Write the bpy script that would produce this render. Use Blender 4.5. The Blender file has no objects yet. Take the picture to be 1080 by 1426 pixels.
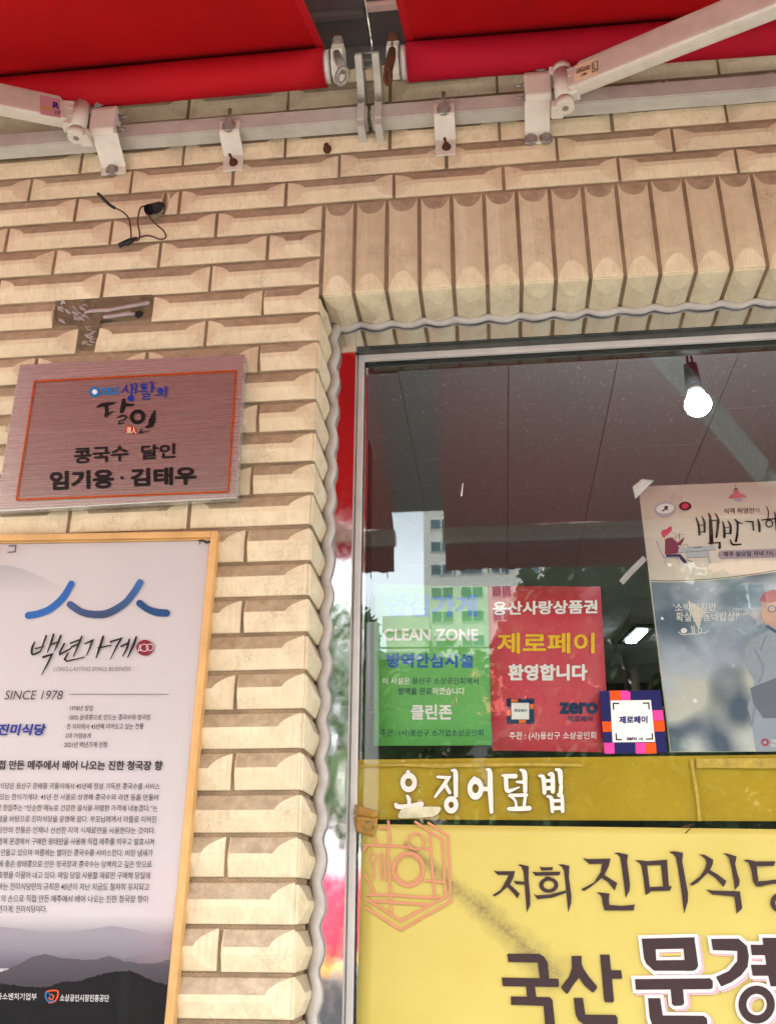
import bpy, bmesh, math, random
from mathutils import Vector, Matrix
random.seed(7)
R = math.radians
scene = bpy.context.scene
Z0 = 2.945            # height in metres of the course line over the shop window; measurements below are mm from there

# ------------------------------------------------------------------ camera
CF = 1335.2           # focal length in photo pixels (photo 1080 x 1426)
cp, sp = math.cos(R(22.5709)), math.sin(R(22.5709))
cr, sr = math.cos(R(-0.3089)), math.sin(R(-0.3089))
cw, sw = math.cos(R(6.5658)), math.sin(R(6.5658))
RM = Matrix(((cr, 0, -sr), (0, 1, 0), (sr, 0, cr))) @ Matrix(((1, 0, 0), (0, cp, sp), (0, -sp, cp))) @ Matrix(((cw, sw, 0), (-sw, cw, 0), (0, 0, 1)))
CC = Vector((338.33, -1671.92, -1445.28))
cam = bpy.data.cameras.new('camera')
cam.sensor_fit = 'VERTICAL'; cam.sensor_height = 36; cam.lens = 36 * CF / 1426
cam.clip_start = 0.05; cam.clip_end = 600
camo = bpy.data.objects.new('camera', cam); scene.collection.objects.link(camo)
M3 = Matrix((RM[0], RM[2], -RM[1])).transposed()
camo.matrix_world = Matrix.Translation(Vector((CC.x, CC.y, CC.z)) / 1000 + Vector((0, 0, Z0))) @ M3.to_4x4()
scene.camera = camo

# ------------------------------------------------------------------ light
SUN_EL, SUN_AZ = 62.0, -28.0          # azimuth from +Y (behind the shop) towards +X
w = bpy.data.worlds.new('World'); scene.world = w; w.use_nodes = True
nt = w.node_tree; bg = nt.nodes['Background']
sky = nt.nodes.new('ShaderNodeTexSky'); sky.sky_type = 'NISHITA'; sky.sun_disc = False
sky.sun_elevation = R(SUN_EL); sky.sun_rotation = R(SUN_AZ); sky.air_density = 1.4; sky.dust_density = 4.0; sky.ozone_density = 1.0
tcw = nt.nodes.new('ShaderNodeTexCoord'); cn = nt.nodes.new('ShaderNodeTexNoise'); cn.inputs['Scale'].default_value = 2.2; cn.inputs['Detail'].default_value = 7; cn.inputs['Roughness'].default_value = .55
mpw = nt.nodes.new('ShaderNodeMapping'); mpw.inputs['Scale'].default_value = (1, 1, 2.6); nt.links.new(tcw.outputs['Generated'], mpw.inputs[0]); nt.links.new(mpw.outputs[0], cn.inputs['Vector'])
crw = nt.nodes.new('ShaderNodeValToRGB'); crw.color_ramp.elements[0].position = .3; crw.color_ramp.elements[1].position = .66
crw.color_ramp.elements[0].color = (.45, .45, .45, 1); crw.color_ramp.elements[1].color = (.95, .95, .95, 1); nt.links.new(cn.outputs['Fac'], crw.inputs[0])
mxw = nt.nodes.new('ShaderNodeMix'); mxw.data_type = 'RGBA'; nt.links.new(crw.outputs[0], mxw.inputs[0]); nt.links.new(sky.outputs[0], mxw.inputs[6]); mxw.inputs[7].default_value = (31.0, 33.0, 35.0, 1)   # bright thin cloud
nt.links.new(mxw.outputs[2], bg.inputs[0]); bg.inputs[1].default_value = 0.13
sl = bpy.data.lights.new('sun', 'SUN'); sl.energy = 5.0; sl.angle = R(0.6); sl.color = (1, 0.955, 0.88)
so = bpy.data.objects.new('sun', sl); scene.collection.objects.link(so)
sd = Vector((math.sin(R(SUN_AZ)) * math.cos(R(SUN_EL)), math.cos(R(SUN_AZ)) * math.cos(R(SUN_EL)), math.sin(R(SUN_EL))))
so.rotation_euler = (-sd).to_track_quat('-Z', 'Y').to_euler()
vs = scene.view_settings
vs.view_transform = 'Standard'; vs.look = 'None'; vs.gamma = 1; vs.use_curve_mapping = False; vs.exposure = 1.06
scene.render.engine = 'CYCLES'
scene.cycles.max_bounces = 9; scene.cycles.diffuse_bounces = 5; scene.cycles.glossy_bounces = 5
scene.cycles.transparent_max_bounces = 24; scene.cycles.transmission_bounces = 4
scene.cycles.use_denoising = True
scene.cycles.caustics_reflective = False; scene.cycles.caustics_refractive = False

# ------------------------------------------------------------------ geometry helpers
def mm(x, y, z): return Vector((x / 1000, y / 1000, z / 1000 + Z0))
def at(px, py, Y):
    """point (mm) where the sight line through a photo pixel meets the vertical plane at depth Y"""
    d = RM.transposed() @ Vector(((px - 540) / CF, 1, -(py - 713) / CF))
    t = (Y - CC.y) / d.y
    return CC + d * t
def atw(px, py, Y):
    p = at(px, py, Y); return mm(p.x, p.y, p.z)
def atz(px, py, Z):
    d = RM.transposed() @ Vector(((px - 540) / CF, 1, -(py - 713) / CF))
    return CC + d * ((Z - CC.z) / d.z)

def link(o, parent=None):
    scene.collection.objects.link(o)
    if parent is not None: o.parent = parent
    return o
def mobj(name, verts, faces, mat=None, parent=None, smooth=False):
    me = bpy.data.meshes.new(name); me.from_pydata([tuple(v) for v in verts], [], faces); me.update()
    if mat: me.materials.append(mat)
    if smooth: me.polygons.foreach_set('use_smooth', [True] * len(me.polygons))
    return link(bpy.data.objects.new(name, me), parent)
def thing(name, label, cat, group=None, loc=(0, 0, 0)):
    o = bpy.data.objects.new(name, None); o.empty_display_size = 0.05; link(o)
    o.location = loc; tag(o, label, cat, group); return o
def tag(o, label=None, cat=None, group=None, kind=None):
    if label: o['label'] = label
    if cat: o['category'] = cat
    if group: o['group'] = group
    if kind: o['kind'] = kind
    return o

class MB:
    """collects boxes, tubes and prisms (mm coordinates) for ONE mesh object"""
    def __init__(s, world=False): s.bm = bmesh.new(); s.w = world
    def P(s, p):
        return Vector(p) if s.w else mm(*p)
    def box(s, x0, x1, y0, y1, z0, z1, bev=0):
        vs_ = [s.bm.verts.new(s.P((x, y, z))) for x in (x0, x1) for y in (y0, y1) for z in (z0, z1)]
        fs = []
        for q in ((0, 1, 3, 2), (4, 6, 7, 5), (0, 4, 5, 1), (2, 3, 7, 6), (0, 2, 6, 4), (1, 5, 7, 3)):
            fs.append(s.bm.faces.new([vs_[i] for i in q]))
        if bev:
            k = 1 if s.w else 1000
            es = {e for f in fs for e in f.edges}
            bmesh.ops.bevel(s.bm, geom=list(es), offset=bev / k, segments=2, affect='EDGES', profile=.6)
        return s
    def obox(s, a, b, wid, hei, up=(0, 0, 1), bev=0):
        """beam from a to b, wid sideways, hei along up"""
        a, b = s.P(a), s.P(b); k = 1 if s.w else 1000
        d = (b - a).normalized(); sd_ = d.cross(Vector(up)).normalized(); u = sd_.cross(d).normalized()
        vs_ = []
        for p in (a, b):
            for i, j in ((-1, -1), (1, -1), (1, 1), (-1, 1)):
                vs_.append(s.bm.verts.new(p + sd_ * (i * wid / 2 / k) + u * (j * hei / 2 / k)))
        fs = [s.bm.faces.new([vs_[i] for i in q]) for q in ((3, 2, 1, 0), (4, 5, 6, 7), (0, 1, 5, 4), (1, 2, 6, 5), (2, 3, 7, 6), (3, 0, 4, 7))]
        if bev:
            bmesh.ops.bevel(s.bm, geom=list({e for f in fs for e in f.edges}), offset=bev / k, segments=3, affect='EDGES', profile=.6)
        return s
    def cyl(s, a, b, r, n=20, r2=None, caps=True):
        a, b = s.P(a), s.P(b); k = 1 if s.w else 1000; r2 = r if r2 is None else r2
        d = (b - a).normalized(); u = d.orthogonal().normalized(); v = d.cross(u)
        A = [s.bm.verts.new(a + (u * math.cos(t) + v * math.sin(t)) * r / k) for t in [2 * math.pi * i / n for i in range(n)]]
        B = [s.bm.verts.new(b + (u * math.cos(t) + v * math.sin(t)) * r2 / k) for t in [2 * math.pi * i / n for i in range(n)]]
        for i in range(n):
            f = s.bm.faces.new((A[i], A[(i + 1) % n], B[(i + 1) % n], B[i])); f.smooth = n > 6
        if caps: s.bm.faces.new(A[::-1]); s.bm.faces.new(B)
        return s
    def tube(s, pts, r, n=10, flat=1.0):
        k = 1 if s.w else 1000
        P = [s.P(p) for p in pts]; rs = r if isinstance(r, (list, tuple)) else [r] * len(P)
        rings = []; u = None
        for i, p in enumerate(P):
            d = (P[min(i + 1, len(P) - 1)] - P[max(i - 1, 0)]).normalized()
            u = d.orthogonal().normalized() if u is None else (u - d * u.dot(d)).normalized()
            v = d.cross(u)
            rings.append([s.bm.verts.new(p + (u * math.cos(t) + v * math.sin(t) * flat) * rs[i] / k) for t in [2 * math.pi * j / n for j in range(n)]])
        for a, b in zip(rings, rings[1:]):
            for j in range(n):
                f = s.bm.faces.new((a[j], a[(j + 1) % n], b[(j + 1) % n], b[j])); f.smooth = True
        s.bm.faces.new(rings[0][::-1]); s.bm.faces.new(rings[-1]); return s
    def sphere(s, c, r, sc=(1, 1, 1), seg=16, ring=10):
        k = 1 if s.w else 1000
        m = Matrix.Translation(s.P(c)) @ Matrix.Diagonal((sc[0] * r / k, sc[1] * r / k, sc[2] * r / k, 1))
        q = bmesh.ops.create_uvsphere(s.bm, u_segments=seg, v_segments=ring, radius=1, matrix=m)
        for v in q['verts']:
            for f in v.link_faces: f.smooth = True
        return s
    def prismX(s, prof, x0, x1, bev=0):
        """profile in (y,z) extruded along x"""
        k = 1 if s.w else 1000
        A = [s.bm.verts.new(s.P((x0, y, z))) for y, z in prof]; B = [s.bm.verts.new(s.P((x1, y, z))) for y, z in prof]
        n = len(prof); fs = [s.bm.faces.new(A), s.bm.faces.new(B[::-1])]
        for i in range(n): fs.append(s.bm.faces.new((A[(i + 1) % n], A[i], B[i], B[(i + 1) % n])))
        if bev: bmesh.ops.bevel(s.bm, geom=list({e for f in fs for e in f.edges}), offset=bev / k, segments=2, affect='EDGES', profile=.6)
        return s
    def build(s, name, mat, parent=None):
        bmesh.ops.recalc_face_normals(s.bm, faces=s.bm.faces[:])
        me = bpy.data.meshes.new(name); s.bm.to_mesh(me); s.bm.free()
        if mat: me.materials.append(mat)
        return link(bpy.data.objects.new(name, me), parent)

# ------------------------------------------------------------------ materials
def lin(c):
    if isinstance(c, str): c = [int(c[i:i + 2], 16) for i in (1, 3, 5)]
    return tuple((v / 255 / 12.92 if v / 255 <= .04045 else ((v / 255 + .055) / 1.055) ** 2.4) for v in c) + (1,)
def nodes(name):
    m = bpy.data.materials.new(name); m.use_nodes = True
    return m, m.node_tree, m.node_tree.nodes['Principled BSDF']
def mat(name, col, rough=.5, metal=0, var=.12, vscale=9, bump=0, bscale=60, spec=.5, raw=False, bdist=.001, coords='Object', specks=0):
    m, t, b = nodes(name)
    c = col if raw else lin(col)
    if len(c) == 3: c = tuple(c) + (1,)
    b.inputs['Roughness'].default_value = rough; b.inputs['Metallic'].default_value = metal
    b.inputs['Specular IOR Level'].default_value = spec
    tc = t.nodes.new('ShaderNodeTexCoord')
    n = t.nodes.new('ShaderNodeTexNoise'); n.inputs['Scale'].default_value = vscale; n.inputs['Detail'].default_value = 8; n.inputs['Roughness'].default_value = .65
    t.links.new(tc.outputs[coords], n.inputs['Vector'])
    r = t.nodes.new('ShaderNodeValToRGB'); r.color_ramp.elements[0].position = .3; r.color_ramp.elements[1].position = .7
    r.color_ramp.elements[0].color = tuple(v * (1 - var) for v in c[:3]) + (1,); r.color_ramp.elements[1].color = tuple(min(1, v * (1 + var)) for v in c[:3]) + (1,)
    t.links.new(n.outputs['Fac'], r.inputs[0]); out = r.outputs[0]
    if specks:
        vo = t.nodes.new('ShaderNodeTexVoronoi'); vo.inputs['Scale'].default_value = 130; t.links.new(tc.outputs[coords], vo.inputs['Vector'])
        nz = t.nodes.new('ShaderNodeTexNoise'); nz.inputs['Scale'].default_value = 14; nz.inputs['Detail'].default_value = 6; t.links.new(tc.outputs[coords], nz.inputs['Vector'])
        m1 = t.nodes.new('ShaderNodeMath'); m1.operation = 'LESS_THAN'; t.links.new(vo.outputs['Distance'], m1.inputs[0]); m1.inputs[1].default_value = .13
        m2 = t.nodes.new('ShaderNodeMath'); m2.operation = 'GREATER_THAN'; t.links.new(nz.outputs['Fac'], m2.inputs[0]); m2.inputs[1].default_value = .56
        m3 = t.nodes.new('ShaderNodeMath'); m3.operation = 'MULTIPLY'; t.links.new(m1.outputs[0], m3.inputs[0]); t.links.new(m2.outputs[0], m3.inputs[1])
        m4 = t.nodes.new('ShaderNodeMath'); m4.operation = 'MULTIPLY'; t.links.new(m3.outputs[0], m4.inputs[0]); m4.inputs[1].default_value = specks
        mx = t.nodes.new('ShaderNodeMix'); mx.data_type = 'RGBA'; t.links.new(m4.outputs[0], mx.inputs[0]); t.links.new(out, mx.inputs[6]); mx.inputs[7].default_value = (.10, .06, .04, 1); out = mx.outputs[2]
        nd = t.nodes.new('ShaderNodeMapRange'); t.links.new(nz.outputs['Fac'], nd.inputs[0]); nd.inputs[1].default_value = .5; nd.inputs[2].default_value = .8; nd.inputs[4].default_value = .55
        my = t.nodes.new('ShaderNodeMix'); my.data_type = 'RGBA'; t.links.new(nd.outputs[0], my.inputs[0]); t.links.new(out, my.inputs[6]); my.inputs[7].default_value = tuple(v * .62 for v in c[:3]) + (1,); out = my.outputs[2]
    t.links.new(out, b.inputs['Base Color'])
    if bump:
        n2 = t.nodes.new('ShaderNodeTexNoise'); n2.inputs['Scale'].default_value = bscale; n2.inputs['Detail'].default_value = 5
        t.links.new(tc.outputs[coords], n2.inputs['Vector'])
        bp = t.nodes.new('ShaderNodeBump'); bp.inputs['Strength'].default_value = bump; bp.inputs['Distance'].default_value = bdist
        t.links.new(n2.outputs['Fac'], bp.inputs['Height']); t.links.new(bp.outputs[0], b.inputs['Normal'])
    return m

def N(t, kind, **kw):
    n = t.nodes.new(kind)
    for k, v in kw.items():
        if k in ('operation', 'blend_type', 'data_type', 'interpolation_type', 'noise_dimensions', 'feature', 'distance'): setattr(n, k, v)
        else: n.inputs[k.replace('_', ' ')].default_value = v
    return n
def ramp(t, src, p0, p1, c0=(0, 0, 0, 1), c1=(1, 1, 1, 1)):
    r = t.nodes.new('ShaderNodeValToRGB'); e = r.color_ramp.elements
    e[0].position = p0; e[1].position = p1; e[0].color = c0; e[1].color = c1
    t.links.new(src, r.inputs[0]); return r.outputs[0]
def mixc(t, fac, a, b, bt='MIX'):
    m = t.nodes.new('ShaderNodeMix'); m.data_type = 'RGBA'; m.blend_type = bt
    for s, v in ((m.inputs[0], fac), (m.inputs[6], a), (m.inputs[7], b)):
        if isinstance(v, (int, float)): s.default_value = v
        elif isinstance(v, tuple): s.default_value = v
        else: t.links.new(v, s)
    return m.outputs[2]

def brick_material():
    m, t, b = nodes('glazed_cream_tile')
    tc = t.nodes.new('ShaderNodeTexCoord'); geo = t.nodes.new('ShaderNodeNewGeometry'); oi = t.nodes.new('ShaderNodeObjectInfo')
    pos = geo.outputs['Position']
    base = ramp(t, oi.outputs['Random'], 0, 1, (.72, .61, .415, 1), (.81, .70, .49, 1))
    n1 = N(t, 'ShaderNodeTexNoise', Scale=26.0, Detail=6.0, Roughness=.6); t.links.new(pos, n1.inputs['Vector'])
    c = mixc(t, ramp(t, n1.outputs['Fac'], .35, .7), base, (.68, .555, .37, 1))
    # greasy soot blotches
    n2 = N(t, 'ShaderNodeTexNoise', Scale=11.0, Detail=9.0, Roughness=.7); t.links.new(pos, n2.inputs['Vector'])
    n3 = N(t, 'ShaderNodeTexNoise', Scale=180.0, Detail=3.0, Roughness=.6); t.links.new(pos, n3.inputs['Vector'])
    mu = N(t, 'ShaderNodeMath', operation='MULTIPLY'); t.links.new(ramp(t, n2.outputs['Fac'], .50, .72), mu.inputs[0]); t.links.new(ramp(t, n3.outputs['Fac'], .38, .62), mu.inputs[1])
    # dust and painted shade together darken the ledges that face upwards
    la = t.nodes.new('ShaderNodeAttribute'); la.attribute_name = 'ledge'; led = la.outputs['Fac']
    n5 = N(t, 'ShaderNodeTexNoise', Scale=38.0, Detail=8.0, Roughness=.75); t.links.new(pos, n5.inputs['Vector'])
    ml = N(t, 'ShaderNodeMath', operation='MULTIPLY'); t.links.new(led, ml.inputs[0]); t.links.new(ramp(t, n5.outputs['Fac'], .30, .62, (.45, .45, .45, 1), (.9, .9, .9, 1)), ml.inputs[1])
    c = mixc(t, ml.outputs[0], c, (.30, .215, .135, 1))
    ms = N(t, 'ShaderNodeMath', operation='MULTIPLY'); t.links.new(mu.outputs[0], ms.inputs[0]); ms.inputs[1].default_value = .5
    c = mixc(t, ms.outputs[0], c, (.20, .145, .09, 1))
    # fine dark pits
    v = t.nodes.new('ShaderNodeTexVoronoi'); v.inputs['Scale'].default_value = 110; t.links.new(pos, v.inputs['Vector'])
    n4 = N(t, 'ShaderNodeTexNoise', Scale=7.0, Detail=2.0); t.links.new(pos, n4.inputs['Vector'])
    mp = N(t, 'ShaderNodeMath', operation='MULTIPLY'); t.links.new(ramp(t, v.outputs['Distance'], .06, .12, (1, 1, 1, 1), (0, 0, 0, 1)), mp.inputs[0]); t.links.new(ramp(t, n4.outputs['Fac'], .5, .62), mp.inputs[1])
    c = mixc(t, mp.outputs[0], c, (.13, .08, .05, 1))
    # run-down streaks
    mpn = t.nodes.new('ShaderNodeMapping'); mpn.inputs['Scale'].default_value = (160, 160, 7); t.links.new(pos, mpn.inputs[0])
    n6 = N(t, 'ShaderNodeTexNoise', Scale=1.0, Detail=4.0, Roughness=.6); t.links.new(mpn.outputs[0], n6.inputs['Vector'])
    m6 = N(t, 'ShaderNodeMath', operation='MULTIPLY'); t.links.new(ramp(t, n6.outputs['Fac'], .5, .75), m6.inputs[0]); m6.inputs[1].default_value = .35
    c = mixc(t, m6.outputs[0], c, (.45, .33, .2, 1))
    t.links.new(c, b.inputs['Base Color'])
    t.links.new(ramp(t, n2.outputs['Fac'], .3, .7, (.26, .26, .26, 1), (.5, .5, .5, 1)), b.inputs['Roughness'])
    bp = t.nodes.new('ShaderNodeBump'); bp.inputs['Strength'].default_value = .35; bp.inputs['Distance'].default_value = .0012
    n7 = N(t, 'ShaderNodeTexNoise', Scale=70.0, Detail=5.0); t.links.new(pos, n7.inputs['Vector'])
    t.links.new(n7.outputs['Fac'], bp.inputs['Height']); t.links.new(bp.outputs[0], b.inputs['Normal'])
    return m
def mortar_material():
    m, t, b = nodes('sandy_mortar')
    geo = t.nodes.new('ShaderNodeNewGeometry'); pos = geo.outputs['Position']
    n1 = N(t, 'ShaderNodeTexNoise', Scale=14.0, Detail=6.0); t.links.new(pos, n1.inputs['Vector'])
    n2 = N(t, 'ShaderNodeTexNoise', Scale=520.0, Detail=3.0); t.links.new(pos, n2.inputs['Vector'])
    c = mixc(t, ramp(t, n1.outputs['Fac'], .35, .65), (.26, .19, .12, 1), (.46, .33, .20, 1))
    c = mixc(t, ramp(t, n2.outputs['Fac'], .45, .68), c, (.15, .105, .07, 1))
    t.links.new(c, b.inputs['Base Color']); b.inputs['Roughness'].default_value = .95
    bp = t.nodes.new('ShaderNodeBump'); bp.inputs['Strength'].default_value = .9; bp.inputs['Distance'].default_value = .002
    t.links.new(n2.outputs['Fac'], bp.inputs['Height']); t.links.new(bp.outputs[0], b.inputs['Normal'])
    return m
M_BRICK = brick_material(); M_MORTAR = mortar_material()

def fabric_material(name, c, tr=.5, hem=None):
    m, t, b = nodes(name)
    tc = t.nodes.new('ShaderNodeTexCoord')
    b.inputs['Roughness'].default_value = .75; b.inputs['Specular IOR Level'].default_value = .2
    n = N(t, 'ShaderNodeTexNoise', Scale=4.0, Detail=5.0); t.links.new(tc.outputs['Object'], n.inputs['Vector'])
    col = mixc(t, ramp(t, n.outputs['Fac'], .3, .7), tuple(v * .80 for v in c) + (1,), tuple(c) + (1,))
    n9 = N(t, 'ShaderNodeTexNoise', Scale=22.0, Detail=8.0, Roughness=.7); t.links.new(tc.outputs['Object'], n9.inputs['Vector'])
    col = mixc(t, ramp(t, n9.outputs['Fac'], .56, .8, (0, 0, 0, 1), (.5, .5, .5, 1)), col, (c[0] * .55, .012, .012, 1))
    t.links.new(col, b.inputs['Base Color'])
    wv = t.nodes.new('ShaderNodeTexWave'); wv.inputs['Scale'].default_value = 400; t.links.new(tc.outputs['Object'], wv.inputs['Vector'])
    bp = t.nodes.new('ShaderNodeBump'); bp.inputs['Strength'].default_value = .25; bp.inputs['Distance'].default_value = .0005
    t.links.new(wv.outputs['Fac'], bp.inputs['Height']); t.links.new(bp.outputs[0], b.inputs['Normal'])
    if tr:
        tl = t.nodes.new('ShaderNodeBsdfTranslucent'); t.links.new(col, tl.inputs[0])
        mx = t.nodes.new('ShaderNodeMixShader'); mx.inputs[0].default_value = tr
        t.links.new(b.outputs[0], mx.inputs[1]); t.links.new(tl.outputs[0], mx.inputs[2])
        t.links.new(mx.outputs[0], t.nodes['Material Output'].inputs[0])
    return m
M_RED = fabric_material('red_canopy_cloth', (.56, .002, .006), .18)
M_REDR = fabric_material('red_rolled_cloth', (.50, .004, .012), 0)
M_REDR2 = fabric_material('crimson_rolled_cloth', (.44, .004, .022), 0)
M_WMET = mat('cream_painted_metal', (214, 206, 192), .32, 0, .07, 22, .12, 150, specks=.8)
M_WMET2 = mat('worn_white_paint', (190, 184, 174), .38, 0, .08, 30, .15, 200, specks=.8)
M_BOLT = mat('dull_steel_bolt', (150, 146, 138), .42, .45, .3, 90, .3, 300)
M_RUST = mat('rusty_steel', (92, 52, 30), .8, .25, .5, 120, .8, 320)
M_DARK = mat('black_plastic', (20, 19, 21), .65, 0, .2)
M_GREY = mat('grey_green_sheet', (96, 102, 100), .5, .2, .12, 7, .1, 60)
M_SEAL = mat('grey_sealant', (186, 178, 172), .5, 0, .14, 30, .4, 40, bdist=.003)
M_GLUE = mat('old_grey_glue', (165, 150, 148), .5, 0, .2, 60, .8, 90, bdist=.003)
M_ALU = mat('aluminium_bead', (218, 210, 204), .4, .1, .1, 18, .1, 70)
M_HOLE = mat('dark_cavity', (16, 14, 13), .9)
M_WIRE = mat('brown_cable', (84, 40, 30), .45, 0, .15)

def steel_mirror():
    m, t, b = nodes('polished_stainless')
    geo = t.nodes.new('ShaderNodeNewGeometry')
    mp = t.nodes.new('ShaderNodeMapping'); mp.inputs['Scale'].default_value = (6, 6, 3.5); t.links.new(geo.outputs['Position'], mp.inputs[0])
    n = N(t, 'ShaderNodeTexNoise', Scale=1.6, Detail=2.0); t.links.new(mp.outputs[0], n.inputs['Vector'])
    bp = t.nodes.new('ShaderNodeBump'); bp.inputs['Strength'].default_value = .35; bp.inputs['Distance'].default_value = .006
    t.links.new(n.outputs['Fac'], bp.inputs['Height']); t.links.new(bp.outputs[0], b.inputs['Normal'])
    n2 = N(t, 'ShaderNodeTexNoise', Scale=60.0, Detail=6.0); t.links.new(geo.outputs['Position'], n2.inputs['Vector'])
    t.links.new(ramp(t, n2.outputs['Fac'], .35, .75, (.05, .05, .05, 1), (.13, .13, .13, 1)), b.inputs['Roughness'])
    b.inputs['Metallic'].default_value = 1; b.inputs['Base Color'].default_value = (.70, .69, .68, 1)
    return m
M_STEEL = steel_mirror()
def brushed():
    m, t, b = nodes('brushed_stainless')
    geo = t.nodes.new('ShaderNodeNewGeometry')
    mp = t.nodes.new('ShaderNodeMapping'); mp.inputs['Scale'].default_value = (4, 60, 520); t.links.new(geo.outputs['Position'], mp.inputs[0])
    n = N(t, 'ShaderNodeTexNoise', Scale=1.0, Detail=5.0, Roughness=.7); t.links.new(mp.outputs[0], n.inputs['Vector'])
    t.links.new(ramp(t, n.outputs['Fac'], .3, .7, (.46, .45, .43, 1), (.54, .53, .51, 1)), b.inputs['Base Color'])
    t.links.new(ramp(t, n.outputs['Fac'], .3, .7, (.24, .24, .24, 1), (.30, .30, .30, 1)), b.inputs['Roughness'])
    b.inputs['Metallic'].default_value = .66; b.inputs['Anisotropic'].default_value = .4
    bp = t.nodes.new('ShaderNodeBump'); bp.inputs['Strength'].default_value = .12; bp.inputs['Distance'].default_value = .0006
    t.links.new(n.outputs['Fac'], bp.inputs['Height']); t.links.new(bp.outputs[0], b.inputs['Normal'])
    return m
M_BRUSH = brushed()
def glass_material(name, refl, tint=(.96, .975, .97)):
    m, t, b = nodes(name); t.nodes.remove(b)
    tr = t.nodes.new('ShaderNodeBsdfTransparent'); tr.inputs[0].default_value = tint + (1,)
    gl = t.nodes.new('ShaderNodeBsdfGlossy'); gl.inputs['Roughness'].default_value = .012; gl.inputs[0].default_value = (.95, 1, 1, 1)
    geo = t.nodes.new('ShaderNodeNewGeometry'); vd = t.nodes.new('ShaderNodeVectorMath'); vd.operation = 'DOT_PRODUCT'
    t.links.new(geo.outputs['Incoming'], vd.inputs[0]); t.links.new(geo.outputs['Normal'], vd.inputs[1])
    ab = N(t, 'ShaderNodeMath', operation='ABSOLUTE'); t.links.new(vd.outputs['Value'], ab.inputs[0])
    om = N(t, 'ShaderNodeMath', operation='SUBTRACT'); om.inputs[0].default_value = 1; t.links.new(ab.outputs[0], om.inputs[1])
    pw = N(t, 'ShaderNodeMath', operation='POWER'); t.links.new(om.outputs[0], pw.inputs[0]); pw.inputs[1].default_value = 5
    mu = N(t, 'ShaderNodeMath', operation='MULTIPLY_ADD'); t.links.new(pw.outputs[0], mu.inputs[0]); mu.inputs[1].default_value = 1 - refl; mu.inputs[2].default_value = refl
    mx = t.nodes.new('ShaderNodeMixShader'); t.links.new(mu.outputs[0], mx.inputs[0]); t.links.new(tr.outputs[0], mx.inputs[1]); t.links.new(gl.outputs[0], mx.inputs[2])
    t.links.new(mx.outputs[0], t.nodes['Material Output'].inputs[0])
    return m
M_GLASS = glass_material('window_glass', .06)
M_ACRYL = glass_material('acrylic_sheet', .006, (.985, .985, .985))

# ================================================================== THE WALL
YS = [284, 320.5, 357.7, 396.6, 434.9, 474.4, 514.3, 556.8, 599.5, 643, 686.8, 732, 781.7, 830.6, 881.4, 934.3, 989.1, 1044.6, 1103, 1162.5, 1225.5, 1291.3, 1358.8, 1425]
CXY = [(284, 449.3), (435, 445), (474, 443.6), (687, 438), (782, 433), (1045, 423.2), (1103, 420.5), (1291, 411.2), (1425, 407.5)]
def interp(v, tab):
    for (a, b), (c, d) in zip(tab, tab[1:]):
        if v <= c: return b + (d - b) * (v - a) / (c - a)
    return tab[-1][1]
ZK = [at(interp(y, CXY), y, 0).z for y in YS]
while len(ZK) < 43: ZK.append(ZK[-1] - 70)

wall = thing('brick_wall', 'cream glazed brick facade with moulded faces around the shop window', 'wall')
mb = MB()
mb.box(-1500, 0 - 5, 4, 240, -2945, 900)                    # left pier backing
mb.box(-5, 2200, 4, 240, -239, 900)      # lintel backing
mb.box(2100, 2600, 5, 240, -2945, -238)
mb.build('mortar', M_MORTAR, wall)

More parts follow.
